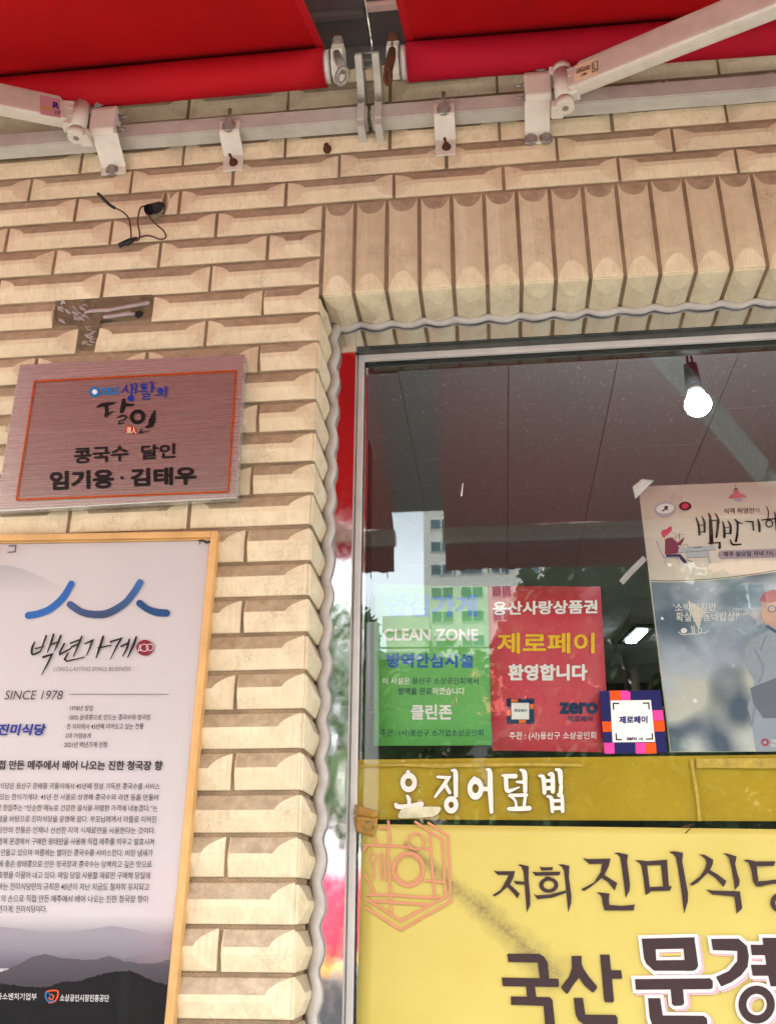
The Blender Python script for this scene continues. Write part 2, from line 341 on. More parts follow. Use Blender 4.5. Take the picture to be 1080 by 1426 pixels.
BH, BS, BE = 9.0, 23.5, 40.0
_cache = {}
def brick_mesh(L, H, capL=True, capR=True, T=12.0, dust_shade='top'):
    key = (round(L / 2) * 2, round(H), capL, capR, dust_shade)
    if key in _cache: return _cache[key]
    L, H = key[0], H
    s = H * .41
    vr = [0, 1.3, s * .22, s * .45, s * .72, s, H / 2, H - s, H - s * .72, H - s * .45, H - s * .22, H - 1.3, H]
    def dep(v):
        if v <= 0 or v >= H: return 1.3
        q = min(v, H - v)
        return -BH * min(1, (q - 1.3) / (s - 1.3))
    V, F = [], []
    for v in vr:
        q = (2 * v / H - 1)
        ub = min(BE, L * .42) * max(.07, (1 - abs(q) ** 2.3)) ** .9
        eL = ub if capL else 1.6; eR = ub if capR else 1.6
        xs = [0, 1.3, eL * .5 + .6, eL, L - eR, L - eR * .5 - .6, L - 1.3, L]
        d = dep(v); d0 = min(d, 0) if v not in (0, H) else 1.3
        ds = [1.3, (0 if capL else d) if v not in (0, H) else 1.3, d * .5 if capL and v not in (0, H) else d, d, d, d * .5 if capR and v not in (0, H) else d, (0 if capR else d) if v not in (0, H) else 1.3, 1.3]
        if not capL and v not in (0, H): ds[0] = d + 1
        if not capR and v not in (0, H): ds[7] = d + 1
        for x, y in zip(xs, ds): V.append((x / 1000, y / 1000, v / 1000))
    nc = 8; nr = len(vr)
    for r in range(nr - 1):
        for c_ in range(nc - 1):
            a = r * nc + c_
            F.append((a, a + 1, a + nc + 1, a + nc))
    # sides back into the bed
    base = len(V); ring = [i for i in range(nc)] + [r * nc + nc - 1 for r in range(1, nr)] + [(nr - 1) * nc + c_ for c_ in range(nc - 2, -1, -1)] + [r * nc for r in range(nr - 2, 0, -1)]
    for i in ring:
        x, y, z = V[i]; V.append((x + (.0015 if x < L / 2000 else -.0015), T / 1000, z + (.0015 if z < H / 2000 else -.0015)))
    for j in range(len(ring)):
        k = (j + 1) % len(ring); F.append((ring[j], base + j, base + k, ring[k]))
    me = bpy.data.meshes.new('brick'); me.from_pydata(V, [], F); me.update(); me.materials.append(M_BRICK)
    # dust plus painted shade for the brick as set in the wall: its upper slope (or the upper end of an upright brick)
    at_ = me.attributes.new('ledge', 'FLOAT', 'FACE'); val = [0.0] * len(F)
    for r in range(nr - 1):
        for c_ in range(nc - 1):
            if dust_shade == 'top' and vr[r] >= H - s - .01 and c_ == 3: val[r * (nc - 1) + c_] = 1
            if dust_shade == 'end' and c_ == 3: val[r * (nc - 1) + c_] = .30
            if dust_shade == 'end' and c_ in (0, 1, 2) and 0 < r < nr - 2: val[r * (nc - 1) + c_] = 1
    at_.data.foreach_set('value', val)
    _cache[key] = me; return me
def put_brick(me, x, y, z, rot=None, tilt=.0):
    o = bpy.data.objects.new('brick', me); link(o, wall)
    j = Matrix.Rotation(random.gauss(0, .0022), 4, 'Y') @ Matrix.Rotation(random.gauss(0, .004), 4, 'Z')
    o.matrix_world = Matrix.Translation(mm(x, y, z)) @ (rot or Matrix.Identity(4)) @ j
    return o
JN = 9.0
def course(z0, z1, joints, capL={}, capR={}):
    H = z1 - z0 - JN + 1
    for a, b in zip(joints, joints[1:]):
        if a is None or b is None: continue
        me = brick_mesh(b - a - 7, H, capL.get(a, True), capR.get(b, True))
        put_brick(me, a + 3.5, random.uniform(-.6, .6), z0 + JN / 2 - .5)
BP = 243.4
# courses right across, above the window
rowC = [at(x, y, 0).x for x, y in [(106.6, 289), (250.4, 277.5), (398.4, 269), (548, 257), (700.4, 243), (860.4, 232), (1024.4, 220.3)]]
rowB = [at(x, y, 0).x for x, y in [(42.6, 260.8), (183, 250.7), (324, 249), (472.2, 230), (621.5, 222), (774.8, 208.5), (935.7, 191)]]
rowA = [at(x, y, 0).x for x, y in [(112.5, 232), (255, 220), (396.6, 210), (542.6, 201), (695, 188), (852, 174), (1010.9, 162.3)]]
def ext(l): return [l[0] - 2 * BP, l[0] - BP] + l + [l[-1] + BP, l[-1] + 2 * BP, l[-1] + 3 * BP]
rowCx = ext(rowC); rowBx = ext(rowB); rowAx = ext(rowA)
xsm = at(228.5, 284.7, 0).x                                 # a sliver beside the cable duct
i = rowCx.index(rowC[1]); rowCx.insert(i, xsm)
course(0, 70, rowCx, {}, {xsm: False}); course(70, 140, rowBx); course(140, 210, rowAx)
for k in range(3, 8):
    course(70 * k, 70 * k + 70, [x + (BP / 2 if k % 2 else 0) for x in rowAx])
# courses left of the window, down to the pavement
HALF = {1: 372.7, 3: 366.3, 5: 361.2, 7: 359.5, 9: 351, 11: 342.9, 13: 338.1, 15: 328.6, 17: 325, 19: 315.7, 21: 306.2}
def jx(px, k):
    return at(px, (YS[k] + YS[k + 1]) / 2 + (interp(YS[k], CXY) - px) * .05, 0).x
for k in range(0, 41):
    z1, z0 = ZK[k], ZK[k + 1]
    if k % 2 == 0:
        js = [-BP * n for n in range(0, 6)][::-1]
        if k == 0: js = [-BP * 5, -BP * 4, jx(11.5, 0), jx(155.5, 0), jx(301.5, 0), 0]
        if k == 2: js = [-BP * 5, -BP * 4, -BP * 3, jx(144, 2), jx(293, 2), 0]
        if k == 4:
            a = at(108, 470, 0).x; b = at(134, 468, 0).x; c_ = jx(286.6, 4)
            course(z0, z1, [-BP * 4.3, -BP * 3.3, a + 3]); course(z0, z1, [b - 3, c_, 0]); continue
        js = [j - 1.5 if j == 0 else j for j in js]
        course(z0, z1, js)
    else:
        h = jx(HALF[k], k) if k in HALF else -118
        js = [h - BP * n for n in range(5, -1, -1)] + [0]
        if k == 3:
            a = at(76, 432, 0).x; b = at(213, 425, 0).x
            course(z0, z1, [a - BP * 2, a - BP, a + 3], {}, {a + 3: False}); course(z0, z1, [b - 3, h, 0], {h: False}); continue
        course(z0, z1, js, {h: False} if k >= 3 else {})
# soldier course of the lintel, its underside and the jamb of the opening
LH = 244
ROT_SOLD = Matrix(((0, 0, 1, 0), (0, 1, 0, 0), (-1, 0, 0, 0), (0, 0, 0, 1)))
ROT_SOFF = Matrix(((0, 0, 1, 0), (1, 0, 0, 0), (0, 1, 0, 0), (0, 0, 0, 1)))
ROT_JAMB = Matrix.Rotation(R(90), 4, 'Z')
for i in range(0, 28):
    x = 70.3 * i
    put_brick(brick_mesh(LH - 8, 62, dust_shade='end'), x + 4, random.uniform(-.5, .5), -4, ROT_SOLD)
    put_brick(brick_mesh(200, 62, dust_shade=None), x + 4, 3, -LH + 0, ROT_SOFF)
for k in range(3, 41):
    if ZK[k + 1] > -LH - 8 + 30: continue
    z0 = ZK[k + 1]; z1 = min(ZK[k], -LH - 3)
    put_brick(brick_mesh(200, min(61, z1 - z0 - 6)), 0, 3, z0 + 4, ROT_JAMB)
# the wall's own little leftovers: mortar bed where two bricks have fallen off
def patch(pts, Y, name, m, parent, bulge=3):
    c = Vector((sum(p[0] for p in pts) / len(pts), sum(p[1] for p in pts) / len(pts)))
    V = [atw(x, y, Y) for x, y in pts] + [atw(c.x + (x - c.x) * .55, c.y + (y - c.y) * .55, Y - bulge) for x, y in pts] + [atw(c.x, c.y, Y - bulge * 1.1)]
    n = len(pts); F = [(i, (i + 1) % n, n + (i + 1) % n, n + i) for i in range(n)] + [(n + i, n + (i + 1) % n, 2 * n) for i in range(n)]
    return mobj(name, V, F, m, parent, True)
M_BED = mat('torn_mortar_bed', (112, 94, 72), .95, 0, .45, 26, 1, 120, bdist=.004)
patch([(77, 419), (120, 413), (170, 409), (212, 406), (212, 440), (196, 444), (136, 450), (134, 486), (110, 488), (108, 452), (78, 452)], 1, 'torn_mortar_bed', M_BED, wall, 1.5)
mb = MB()
def T_(pts, Y): return [tuple(at(x, y, Y)) for x, y in pts]
mb.tube(T_([(118, 436), (128, 433), (150, 432), (172, 428), (190, 425), (205, 422), (209, 421)], -1), [4, 7, 8, 7, 8, 9, 5], 8, .6)
mb.tube(T_([(145, 442), (152, 441), (165, 439), (178, 437), (189, 437)], -1), [6, 8, 8, 9, 6], 8, .6)
for q in range(15):
    x, y = random.uniform(80, 115), random.uniform(424, 446)
    a = random.uniform(-1, 1); mb.tube(T_([(x, y), (x + 6 * math.cos(a), y + 5 * math.sin(a)), (x + 12 * math.cos(a), y + 8 * math.sin(a + .7))], 0), [1.5, random.uniform(5, 9), 2], 8, .4)
for q in range(16):
    x, y = random.uniform(113, 128), random.uniform(455, 483)
    a = random.uniform(-.6, .9); mb.tube(T_([(x, y), (x + 4, y + 3 * math.sin(a)), (x + 8, y + 5 * math.sin(a))], 0), [1.5, random.uniform(2, 4), 1.2], 6, .6)
mb.build('glue_residue', M_GLUE, wall)
MB().cyl(tuple(at(194, 438, -3)), tuple(at(194, 438, 6) + Vector((0, 1, 0))), 8.5, 14).build('screw_hole', M_HOLE, wall)

# ---- small fittings on the wall
t = thing('anchor_bolt', 'small rusty anchor bolt in the wall just under the white rail', 'bolt')
p = at(456, 209, 0)
MB().cyl((p.x, 1, p.z), (p.x, -7, p.z), 10, 18, 9).build('washer', M_RUST, t)
MB().cyl((p.x, -5, p.z), (p.x, -17, p.z), 6.5, 6).build('nut', M_RUST, t)
t = thing('cable_duct', 'short black conduit stub in a mortar hole with thin brown cable hanging out in loops', 'conduit')
p = at(212, 290, 0)
patch([(200, 284), (206, 281), (214, 277), (226, 277), (229, 284), (228, 295), (222, 303), (212, 306), (204, 303), (202, 294)], -4, 'mortar_collar', M_MORTAR, t, 4)
mb = MB(); a = at(224, 288, 2); b = at(207, 292, -34)
mb.cyl(tuple(a), tuple(b), 12, 20, caps=False); mb.cyl(tuple(b), tuple(a), 9.5, 20, caps=False)
mb.build('pipe_stub', M_DARK, t)
MB().cyl(tuple(b + (a - b) * .2), tuple(b + (a - b) * .25), 9.6, 16).build('pipe_hollow', M_HOLE, t)
def wpts(l, s=7.714, ox=120, oy=255): return [tuple(at(ox + x / s, oy + y / s, Y)) for x, y, Y in l]
def smooth(P, n=6):
    P = [Vector(p) for p in P]; out = []
    for i in range(len(P) - 1):
        p0, p1, p2, p3 = P[max(i - 1, 0)], P[i], P[i + 1], P[min(i + 2, len(P) - 1)]
        for j in range(n):
            q = j / n
            out.append(.5 * ((2 * p1) + (p2 - p0) * q + (2 * p0 - 5 * p1 + 4 * p2 - p3) * q * q + (3 * p1 - p0 - 3 * p2 + p3) * q ** 3))
    return out + [P[-1]]
mb = MB()
mb.tube(smooth(wpts([(640, 245, -30), (590, 262, -36), (565, 330, -34), (555, 430, -28), (575, 530, -24), (570, 600, -22), (530, 620, -20)])), 1.9, 8)
mb.tube(smooth(wpts([(650, 300, -24), (700, 390, -26), (760, 450, -26), (830, 510, -24), (858, 570, -22), (830, 600, -20), (780, 600, -18), (700, 570, -16), (620, 568, -16), (540, 600, -16)])), 1.9, 8)
mb.tube(smooth(wpts([(485, 595, -18), (480, 500, -22), (465, 400, -25), (430, 340, -27), (370, 295, -29), (300, 262, -30)])), 1.9, 8)
mb.build('cable', M_WIRE, t)
mb = MB()
mb.tube(smooth(wpts([(310, 268, -30), (260, 240, -31), (200, 185, -32), (150, 130, -33), (125, 112, -34)])), 3.6, 8)
mb.build('insulating_tape', M_DARK, t); mb = MB()
mb.tube(wpts([(350, 675, -18), (400, 650, -18), (470, 615, -17), (550, 590, -17)]), [5.5, 5.5, 5, 3], 8)
mb.tube(wpts([(430, 660, -17), (480, 625, -18), (540, 595, -17)]), [4.5, 5, 3], 8)
mb.build('insulating_tape', M_DARK, t)

# ================================================================== SHOP WINDOW
win = thing('shop_window', 'fixed shop window in a mirror polished stainless steel frame', 'window')
HB = -301
mb = MB(); mb.box(60.5, 2098, 115, 150, HB, -225); mb.build('steel_header', M_STEEL, win)
MB().box(62, 2090, 116.5, 146.5, HB - 3, HB - .4, .8).build('painted_reflection_strip', mat('dark_reflection_steel', (92, 94, 90), .22, .8, .4, 30), win)  # added dark strip, its colour stands in for the header's dark reflection
mb = MB(); mb.box(-4, 60, 115, 150, -2945, -225); mb.build('steel_jamb', M_STEEL, win)
mb = MB(); mb.box(60.5, 2098, 147, 157, -317, HB + .3, 1.5); mb.box(60.3, 74, 147.2, 156.5, -2300, -317.2, 1.5)
mb.build('glazing_bead', M_ALU, win)
mb = MB(); mb.box(60.5, 2098, 168, 190, -324, -226); mb.box(60.3, 80, 168.3, 190, -2300, -324.2)
mb.build('inner_frame', M_STEEL, win)
mb = MB(); mb.box(0, 2098, 117, 190, -2301, -2360); mb.box(0, 2098, 120, 240, -2360.5, -2945); mb.build('sill_panel', M_BRUSH, win)
GY = 158
gp = MB().box(62, 2095, GY, GY + 5, -2300, -290).build('glass_pane', M_GLASS, win)
# sealant bead along lintel and jamb
def prof(u):
    q = min(u % 70.3, 70.3 - u % 70.3); return min(1, max(0, (q - 4) / 22))
mb = MB(); P = []
for i in range(0, 300):
    x = 10 + i * 7
    P.append((x, 109.5 + 1.0 * math.sin(i * .37), -LH - 4.5 - 7.5 * prof(x) + .5 * math.sin(i * .9)))
mb.tube(P, [7.6 + .8 * math.sin(i * .53) + random.uniform(-.4, .4) for i in range(300)], 12, 1.0)
P = []; rr = []
z = -LH - 4; i = 0
while z > -2900:
    k = next(j for j in range(len(ZK) - 1) if ZK[j + 1] <= z); h = ZK[k] - ZK[k + 1]; u = (ZK[k] - z) / h
    P.append((10 + 7.0 * min(1, max(0, (min(u, 1 - u) - .07) * 3.2)), 107.5 + 1.2 * math.sin(i * .31), z)); rr.append(10.2 + random.uniform(-.5, .5) + .7 * math.sin(i * .6)); z -= 7; i += 1
mb.tube(P, rr, 12, 1.0)
s_ = mb.build('sealant_bead', M_SEAL, win)

# ================================================================== ROOM BEHIND THE GLASS
M_TILE = mat('ceiling_tile', (170, 164, 156), .85, 0, .06, 5)
def tile_mat():
    m, t, b = nodes('fissured_ceiling_tile'); geo = t.nodes.new('ShaderNodeNewGeometry')
    n0 = N(t, 'ShaderNodeTexNoise', Scale=16.0, Detail=2.0); t.links.new(geo.outputs['Position'], n0.inputs['Vector'])
    mp = t.nodes.new('ShaderNodeMapping'); mp.inputs['Scale'].default_value = (110, 55, 30); mp.inputs['Rotation'].default_value = (0, 0, .5); t.links.new(geo.outputs['Position'], mp.inputs[0])
    va = t.nodes.new('ShaderNodeVectorMath'); va.operation = 'MULTIPLY_ADD'; t.links.new(n0.outputs['Color'], va.inputs[0]); va.inputs[1].default_value = (5, 5, 0); t.links.new(mp.outputs[0], va.inputs[2])
    v = t.nodes.new('ShaderNodeTexVoronoi'); v.inputs['Scale'].default_value = 1; t.links.new(va.outputs[0], v.inputs['Vector'])
    f = ramp(t, v.outputs['Distance'], .17, .25, (1, 1, 1, 1), (0, 0, 0, 1))
    n1 = N(t, 'ShaderNodeTexNoise', Scale=40.0, Detail=2.0); t.links.new(geo.outputs['Position'], n1.inputs['Vector'])
    mu = N(t, 'ShaderNodeMath', operation='MULTIPLY'); t.links.new(f, mu.inputs[0]); t.links.new(ramp(t, n1.outputs['Fac'], .42, .50), mu.inputs[1])
    t.links.new(mixc(t, mu.outputs[0], (.52, .52, .50, 1), (.88, .88, .86, 1)), b.inputs['Base Color']); b.inputs['Roughness'].default_value = .85
    return m
M_TILE = tile_mat()
M_WALLIN = mat('dim_interior_plaster', (92, 84, 78), .8, 0, .1)
room = thing('shop_interior', 'dim dining room behind the window with a staggered fissured tile ceiling', 'room')
CZ = 20
mb = MB(); mb.box(-900, 3200, 246, 6000, CZ + 8, CZ + 60); mb.build('ceiling_bed', mat('ceiling_bed_grey', (96, 92, 88), .9), room)  # plain mid-grey backing that shows in the tile joints
MB().box(-900, 3200, 241, 6000, -2990, -2900).build('room_floor', mat('interior_floor', (110, 96, 84), .5), room)
mb = MB(); mb.box(-960, -905, 246, 6000, -2945, CZ + 8); mb.box(3205, 3260, 246, 6000, -2945, CZ + 8); mb.box(-905, 3205, 6001, 6060, -2945, CZ + 8)
mb.build('room_wall', M_WALLIN, room)
tm = {}
starts = {0: -340, 1: 1, 2: 250, 3: -40, 4: 230, 5: -100}
XS = [-260, 85, 408, 720, 1058, 1385, 1710, 2035, 2360, 2700, 3100]
for c_ in range(-1, 9):
    xa, xb = XS[c_ + 1], XS[c_ + 2]
    y = {0: 818 - 586, 1: 1135 - 1 - 566, 2: 784 - 580, 3: 1097 - 570, 4: 1378 - 590}.get(c_, 300 + 240 * (c_ % 3))
    for r in range(11):
        y0 = max(y, 252); y1 = min(y + 568, 5995)
        if y1 - y0 > 40 and y1 <= 5995 and y0 < 4600:
            mb = MB(); mb.box(xa + 1.2, xb - 1.2, y0 + 1.2, y1 - 1.2, CZ, CZ + 7, .8); mb.build('ceiling_tile', M_TILE, room)
        y += 568
# dark upright inside, seen at the left edge of the glass
mb = MB(); a = at(503, 615, 700); b = at(515, 615, 700)
mb.box(a.x - 12, b.x, 690, 760, -2900, a.z, 4)
tag(mb.build('upright_panel', mat('dark_maroon_laminate', (44, 22, 24), .45), None), 'tall dark maroon panel with rounded top standing inside the left edge of the glass', 'panel')
# hanging bulb
def emis(name, col, s):
    m, t, b = nodes(name); b.inputs['Emission Color'].default_value = col; b.inputs['Emission Strength'].default_value = s
    b.inputs['Base Color'].default_value = (.8, .8, .8, 1); return m
t = thing('hanging_bulb', 'bare round bulb glowing cold white on a twisted black cord behind the glass', 'light bulb')
p = at(971, 563, 350)
MB().sphere(tuple(p), 30, (1, 1, .95), 24, 16).build('bulb', emis('lit_bulb', (.72, .88, 1, 1), 60), t)
q = at(963, 520, 350)
MB().cyl((p.x - 2, p.y, p.z + 27), (p.x - 4, p.y, p.z + 48), 20, 20, 15).build('bulb_collar', M_WMET2, t)
MB().cyl((p.x - 4, p.y, p.z + 46), (q.x - 2, q.y, p.z + 106), 19, 18, 15).build('lamp_holder', M_DARK, t)
mb = MB(); zt = p.z + 104
mb.tube(smooth([(q.x - 7, 350, zt), (q.x - 6, 350, zt + 30), (q.x + 3, 350, zt + 62), (q.x + 30, 350, zt + 90), (q.x + 40, 350, CZ)]), 2.6, 6)
mb.tube(smooth([(q.x + 4, 350, zt), (q.x + 2, 350, zt + 34), (q.x - 6, 350, zt + 62), (q.x - 34, 350, zt + 84), (q.x - 44, 350, CZ)]), 2.6, 6)
mb.build('cord', M_DARK, t)
t = thing('ceiling_light', 'slim white LED batten glowing on the ceiling deep inside the shop', 'ceiling light')
a = atz(872, 896, 0); b = atz(898, 872, 0)
MB().obox((a.x, a.y, 4), (b.x, b.y, 4), 110, 20, bev=8).build('housing', M_DARK, t)
MB().obox((a.x + 14, a.y - 60, -8), (b.x - 10, b.y + 60, -8), 58, 16, bev=7).build('diffuser', emis('lit_diffuser', (.85, .95, 1, 1), 60), t)

# ================================================================== AWNINGS
def line(p0, p1, Y0, Y1=None):
    Y1 = Y0 if Y1 is None else Y1
    return at(*p0, Y0), at(*p1, Y1)
RR = 40
def roller(p, X0, X1, mt, par):
    """cloth wound on the roller tube, a slightly lapped cylinder"""
    a, b = p; d = (b - a) / (b.x - a.x); A = a + d * (X0 - a.x); B = a + d * (X1 - a.x)
    V, F = [], []; n = 48; ms = 24
    for i in range(ms + 1):
        c = A.lerp(B, i / ms)
        sag = -1.5 * math.sin(math.pi * i / ms)
        for j in range(n):
            th = 2 * math.pi * j / n; r = RR + (2.0 * (j / n)) + .35 * math.sin(3 * th + i)
            V.append(mm(c.x, c.y + r * math.cos(th), c.z + r * math.sin(th) + sag))
    for i in range(ms):
        for j in range(n):
            F.append((i * n + j, i * n + (j + 1) % n, (i + 1) * n + (j + 1) % n, (i + 1) * n + j))
    F.append(tuple(range(n - 1, -1, -1))); F.append(tuple(range(ms * n, (ms + 1) * n)))
    return mobj('rolled_cloth', V, F, mt, par, True), A, B
BARY, BARZ = -1290, -172
def canopy(A, B, par, slackseed, dx0, dx1):
    V, F = [], []; nx, ny = 44, 26
    for th in (0, 1):
        for i in range(nx + 1):
            for j in range(ny + 1):
                u, v = i / nx, j / ny
                top = A.lerp(B, u); y0 = top.y - RR * .45; z0 = top.z + RR * .90
                x = top.x + (dx0 * (1 - u) + dx1 * u) * v
                y = y0 + (BARY - y0) * v; z = z0 + (BARZ + 30 - z0) * v
                z += -26 * math.sin(math.pi * v) + 5 * math.sin(u * 9 + slackseed) * math.sin(math.pi * v) + 2.5 * math.sin(u * 23 + v * 5 + slackseed) * v
                V.append(mm(x, y, z + th * .8))
    nn = (nx + 1) * (ny + 1)
    for i in range(nx):
        for j in range(ny):
            a = i * (ny + 1) + j; q = (a, a + 1, a + ny + 2, a + ny + 1); F.append(q)
    V = V[:nn]
    c = mobj('canopy_cloth', V, F, M_RED, par, True)
    s = c.modifiers.new('cloth_thickness', 'SOLIDIFY'); s.thickness = .0008
    # stitched side hem
    for u, sg in ((0, 1), (1, -1)):
        hv, hf = [], []
        for j in range(ny + 1):
            k = (0 if u == 0 else nx) * (ny + 1) + j; k2 = (1 if u == 0 else nx - 1) * (ny + 1) + j
            p0 = V[k]; dirx = (V[k2] - p0).normalized()
            hv += [p0 + Vector((-sg * .001, 0, -.0012)), p0 + dirx * .016 + Vector((0, 0, -.0012)), p0 + dirx * .0165 + Vector((0, 0, .0006)), p0 + Vector((-sg * .001, 0, .0026))]
        for j in range(ny):
            for k in range(4): hf.append((j * 4 + k, j * 4 + (k + 1) % 4, j * 4 + 4 + (k + 1) % 4, j * 4 + 4 + k))
        mobj('side_hem', hv, hf, M_REDR, par)
    xa = (A.x + dx0, B.x + dx1)
    MB().box(xa[0] - 8, xa[1] + 8, BARY - 42, BARY + 14, BARZ - 28, BARZ + 26, 8).build('front_bar', M_WMET, par)
    # valance with a scalloped, corded lower edge
    V, F = [], []; n = int((xa[1] - xa[0]) / 20)
    for i in range(n + 1):
        x = xa[0] + (xa[1] - xa[0]) * i / n; wv = 6 * math.sin(i * .55 + slackseed)
        V += [mm(x, BARY - 22, BARZ - 26), mm(x, BARY - 24 + wv * .5, BARZ - 75), mm(x, BARY - 24 + wv, BARZ - 128 - (5 if i % 3 == 0 else 0))]
    for i in range(n):
        F += [(i * 3, i * 3 + 1, i * 3 + 4, i * 3 + 3), (i * 3 + 1, i * 3 + 2, i * 3 + 5, i * 3 + 4)]
    v = mobj('valance', V, F, M_REDR, par, True); s = v.modifiers.new('cloth_thickness', 'SOLIDIFY'); s.thickness = .0015
    mb = MB(); x = xa[0] + 30
    while x < xa[1]: mb.cyl((x, BARY - 24, BARZ - 124), (x + 3, BARY - 24, BARZ - 150), 2.2, 6); x += 62
    tag(mb.build('valance_tassels', M_DARK, par), kind='stuff')
def hexbolt(mb, p, d, r, h=8):
    p = Vector(p); d = Vector(d).normalized(); mb.cyl(tuple(p), tuple(p + d * h), r, 6); mb.cyl(tuple(p - d * 1), tuple(p + d * 1.6), r * 1.35, 18)
awL = thing('awning', 'left bright red folding arm awning with a pink letter R sticker on its arm', 'awning', 'red awnings over the shopfront')
awR = thing('awning', 'right crimson folding arm awning with a cream lettered sticker on its arm', 'awning', 'red awnings over the shopfront')
RYL = -100
pL = line((0, 134), (452, 94), RYL); pR = line((568, 86.5), (1080, 46), RYL)
_, A, B = roller(pL, -1500, at(453, 94, RYL).x, M_REDR, awL); canopy(A, B, awL, 1, 0, -30)
LB = B
_, A, B = roller(pR, at(567, 86, RYL).x, 2200, M_REDR2, awR); canopy(A, B, awR, 4, -25, 0)
RA = A
for P_, d in ((LB, 1), (RA, -1)):
    par = awL if d == 1 else awR
    MB().cyl(tuple(P_), (P_.x + d * 13, P_.y, P_.z), 36, 32).build('end_cap', M_ALU, par)
    mb = MB(); mb.cyl((P_.x + d * 13, P_.y, P_.z), (P_.x + d * 15, P_.y, P_.z), 37.5, 32); mb.build('cap_ring', M_BOLT, par)
    c = P_.x + d * 30
    mb = MB(); mb.prismX([(RYL + 30, P_.z - 8), (RYL + 16, P_.z - 34), (RYL - 12, P_.z - 37), (RYL - 34, P_.z - 20), (RYL - 38, P_.z + 12), (RYL - 24, P_.z + 44), (RYL + 4, P_.z + 58), (RYL + 26, P_.z + 40)], c - 14, c + 14, 6)
    mb.build('gear_box', M_WMET, par)
    mb = MB(); mb.box(c - 12, c + 12, RYL - 30, RYL + 10, P_.z + 34, P_.z + 64, 9); mb.build('gear_cover', M_BOLT if d == 1 else M_RUST, par)
    # eye for the crank
    ec = at(476.5 if d == 1 else 540, 106, RYL - 46)
    mb = MB(); mb.cyl((c, RYL - 30, P_.z + 4), (ec.x, ec.y + 4, ec.z + 22), 10, 14)
    n = 26; P = []
    for i in range(n + 1):
        th = 2 * math.pi * i / n
        u = Vector((1, -.25, .25 if d == 1 else 0)) * (math.cos(th) * (12 if d == 1 else 5.5)) + Vector((0, -.45, .9)) * (math.sin(th) * 16)
        P.append((ec.x + u.x, ec.y + u.y, ec.z + u.z))
    mb.tube(P, 5.2, 9)
    mb.build('crank_eye', M_BOLT if d == 1 else M_RUST, par)
    if d == -1:
        mb = MB(); mb.box(c - 1.6, c + 1.6, RYL - 39.6, RYL - 37, P_.z - 2, P_.z + 26); mb.build('rust_streak', M_RUST, par)
# roller brackets standing on the rail
def rbracket(px, par):
    x0 = at(px, 150, -62).x
    prof_ = [(-8, 174), (-52, 174), (-57, 184), (-57, 252), (-72, 276), (-100, 292), (-116, 306), (-104, 326), (-60, 336), (-26, 318), (-12, 290), (-8, 250)]
    prof_ = [(y, z + 0) for y, z in prof_]
    br = MB().prismX(prof_, x0 - 8, x0 + 8, 2).build('roller_bracket', M_WMET2, par)
    mb = MB(); hexbolt(mb, (x0, -57, 232), (0, -1, -.15), 5.5, 5); mb.build('bolt', M_BOLT, br)
    mb = MB(); mb.box(x0 - 8.5, x0 + 8.5, -56, 0, 160, 175.5, 2); mb.build('bracket_foot', M_WMET2, br)
rbracket(501.5, awL); rbracket(525.5, awR)
mb = MB(); xm = at(514, 110, -90).x
for z_ in (300, 322, 345): mb.cyl((xm - 16, -84, z_), (xm + 16, -84, z_), 3.2, 10)
mb.build('linking_screws', M_BOLT, awR)

# mounting rail: square tube fixed along the wall
rail = thing('mounting_rail', 'white square steel rail bolted along the brick wall under the red awnings', 'rail')
RA0, RA1 = Vector((-2000, 0, 188)), Vector((2300, 0, 162))
def rz(x): return 184.5 - (x - 80) * .0068
def railseg(x0, x1):
    V = []
    for x in (x0, x1):
        for y, z in ((-10, 0), (-50, 0), (-50, 42), (-10, 42)): V.append((x, y, rz(x) + z))
    mb = MB(); vv = [mb.bm.verts.new(mm(*v)) for v in V]
    for q in ((3, 2, 1, 0), (4, 5, 6, 7), (0, 1, 5, 4), (1, 2, 6, 5), (2, 3, 7, 6), (3, 0, 4, 7)): mb.bm.faces.new([vv[i] for i in q])
    bmesh.ops.bevel(mb.bm, geom=mb.bm.edges[:], offset=.0025, segments=2, affect='EDGES')
    return mb.build('square_tube', M_WMET2, rail)
xs = at(514, 180, -40).x
railseg(-1700, xs - 4); railseg(xs + 4, 2300)
for px in (320, 618.5):
    c = at(px, 180, -50).x; z = rz(c); wd = 23
    b = MB().prismX([(-52, z + 22), (-56, z + 22), (-56, z - 6), (-52, z - 12), (-8, z - 36), (-8, z - 78), (-3, z - 78), (-3, z - 30), (-50, z - 4)], c - wd, c + wd, 1).build('clamp_plate', M_WMET, rail)
    MB().prismX([(-4, z + 46), (-4, z + 84), (-9, z + 84), (-9, z + 52), (-44, z + 48), (-44, z + 43.5)], c - wd, c + wd, 1).build('upper_tab', M_WMET2, rail)
    mb = MB(); mb.cyl((c, -60, z + 50), (c, -60, z + 8), 4.5, 12); mb.build('clamp_rod', M_BOLT, rail)
    mb = MB(); hexbolt(mb, (c, -57, z + 4), (0, -1, -.3), 11.5, 9); mb.build('bolt', M_BOLT, rail)
    mb = MB(); hexbolt(mb, (c + 2, -9, z - 58), (0, -1, 0), 7.5, 9); mb.cyl((c + 2, -17, z - 58), (c - 1, -34, z - 56), 3.4, 10); mb.build('bolt', M_RUST, rail)

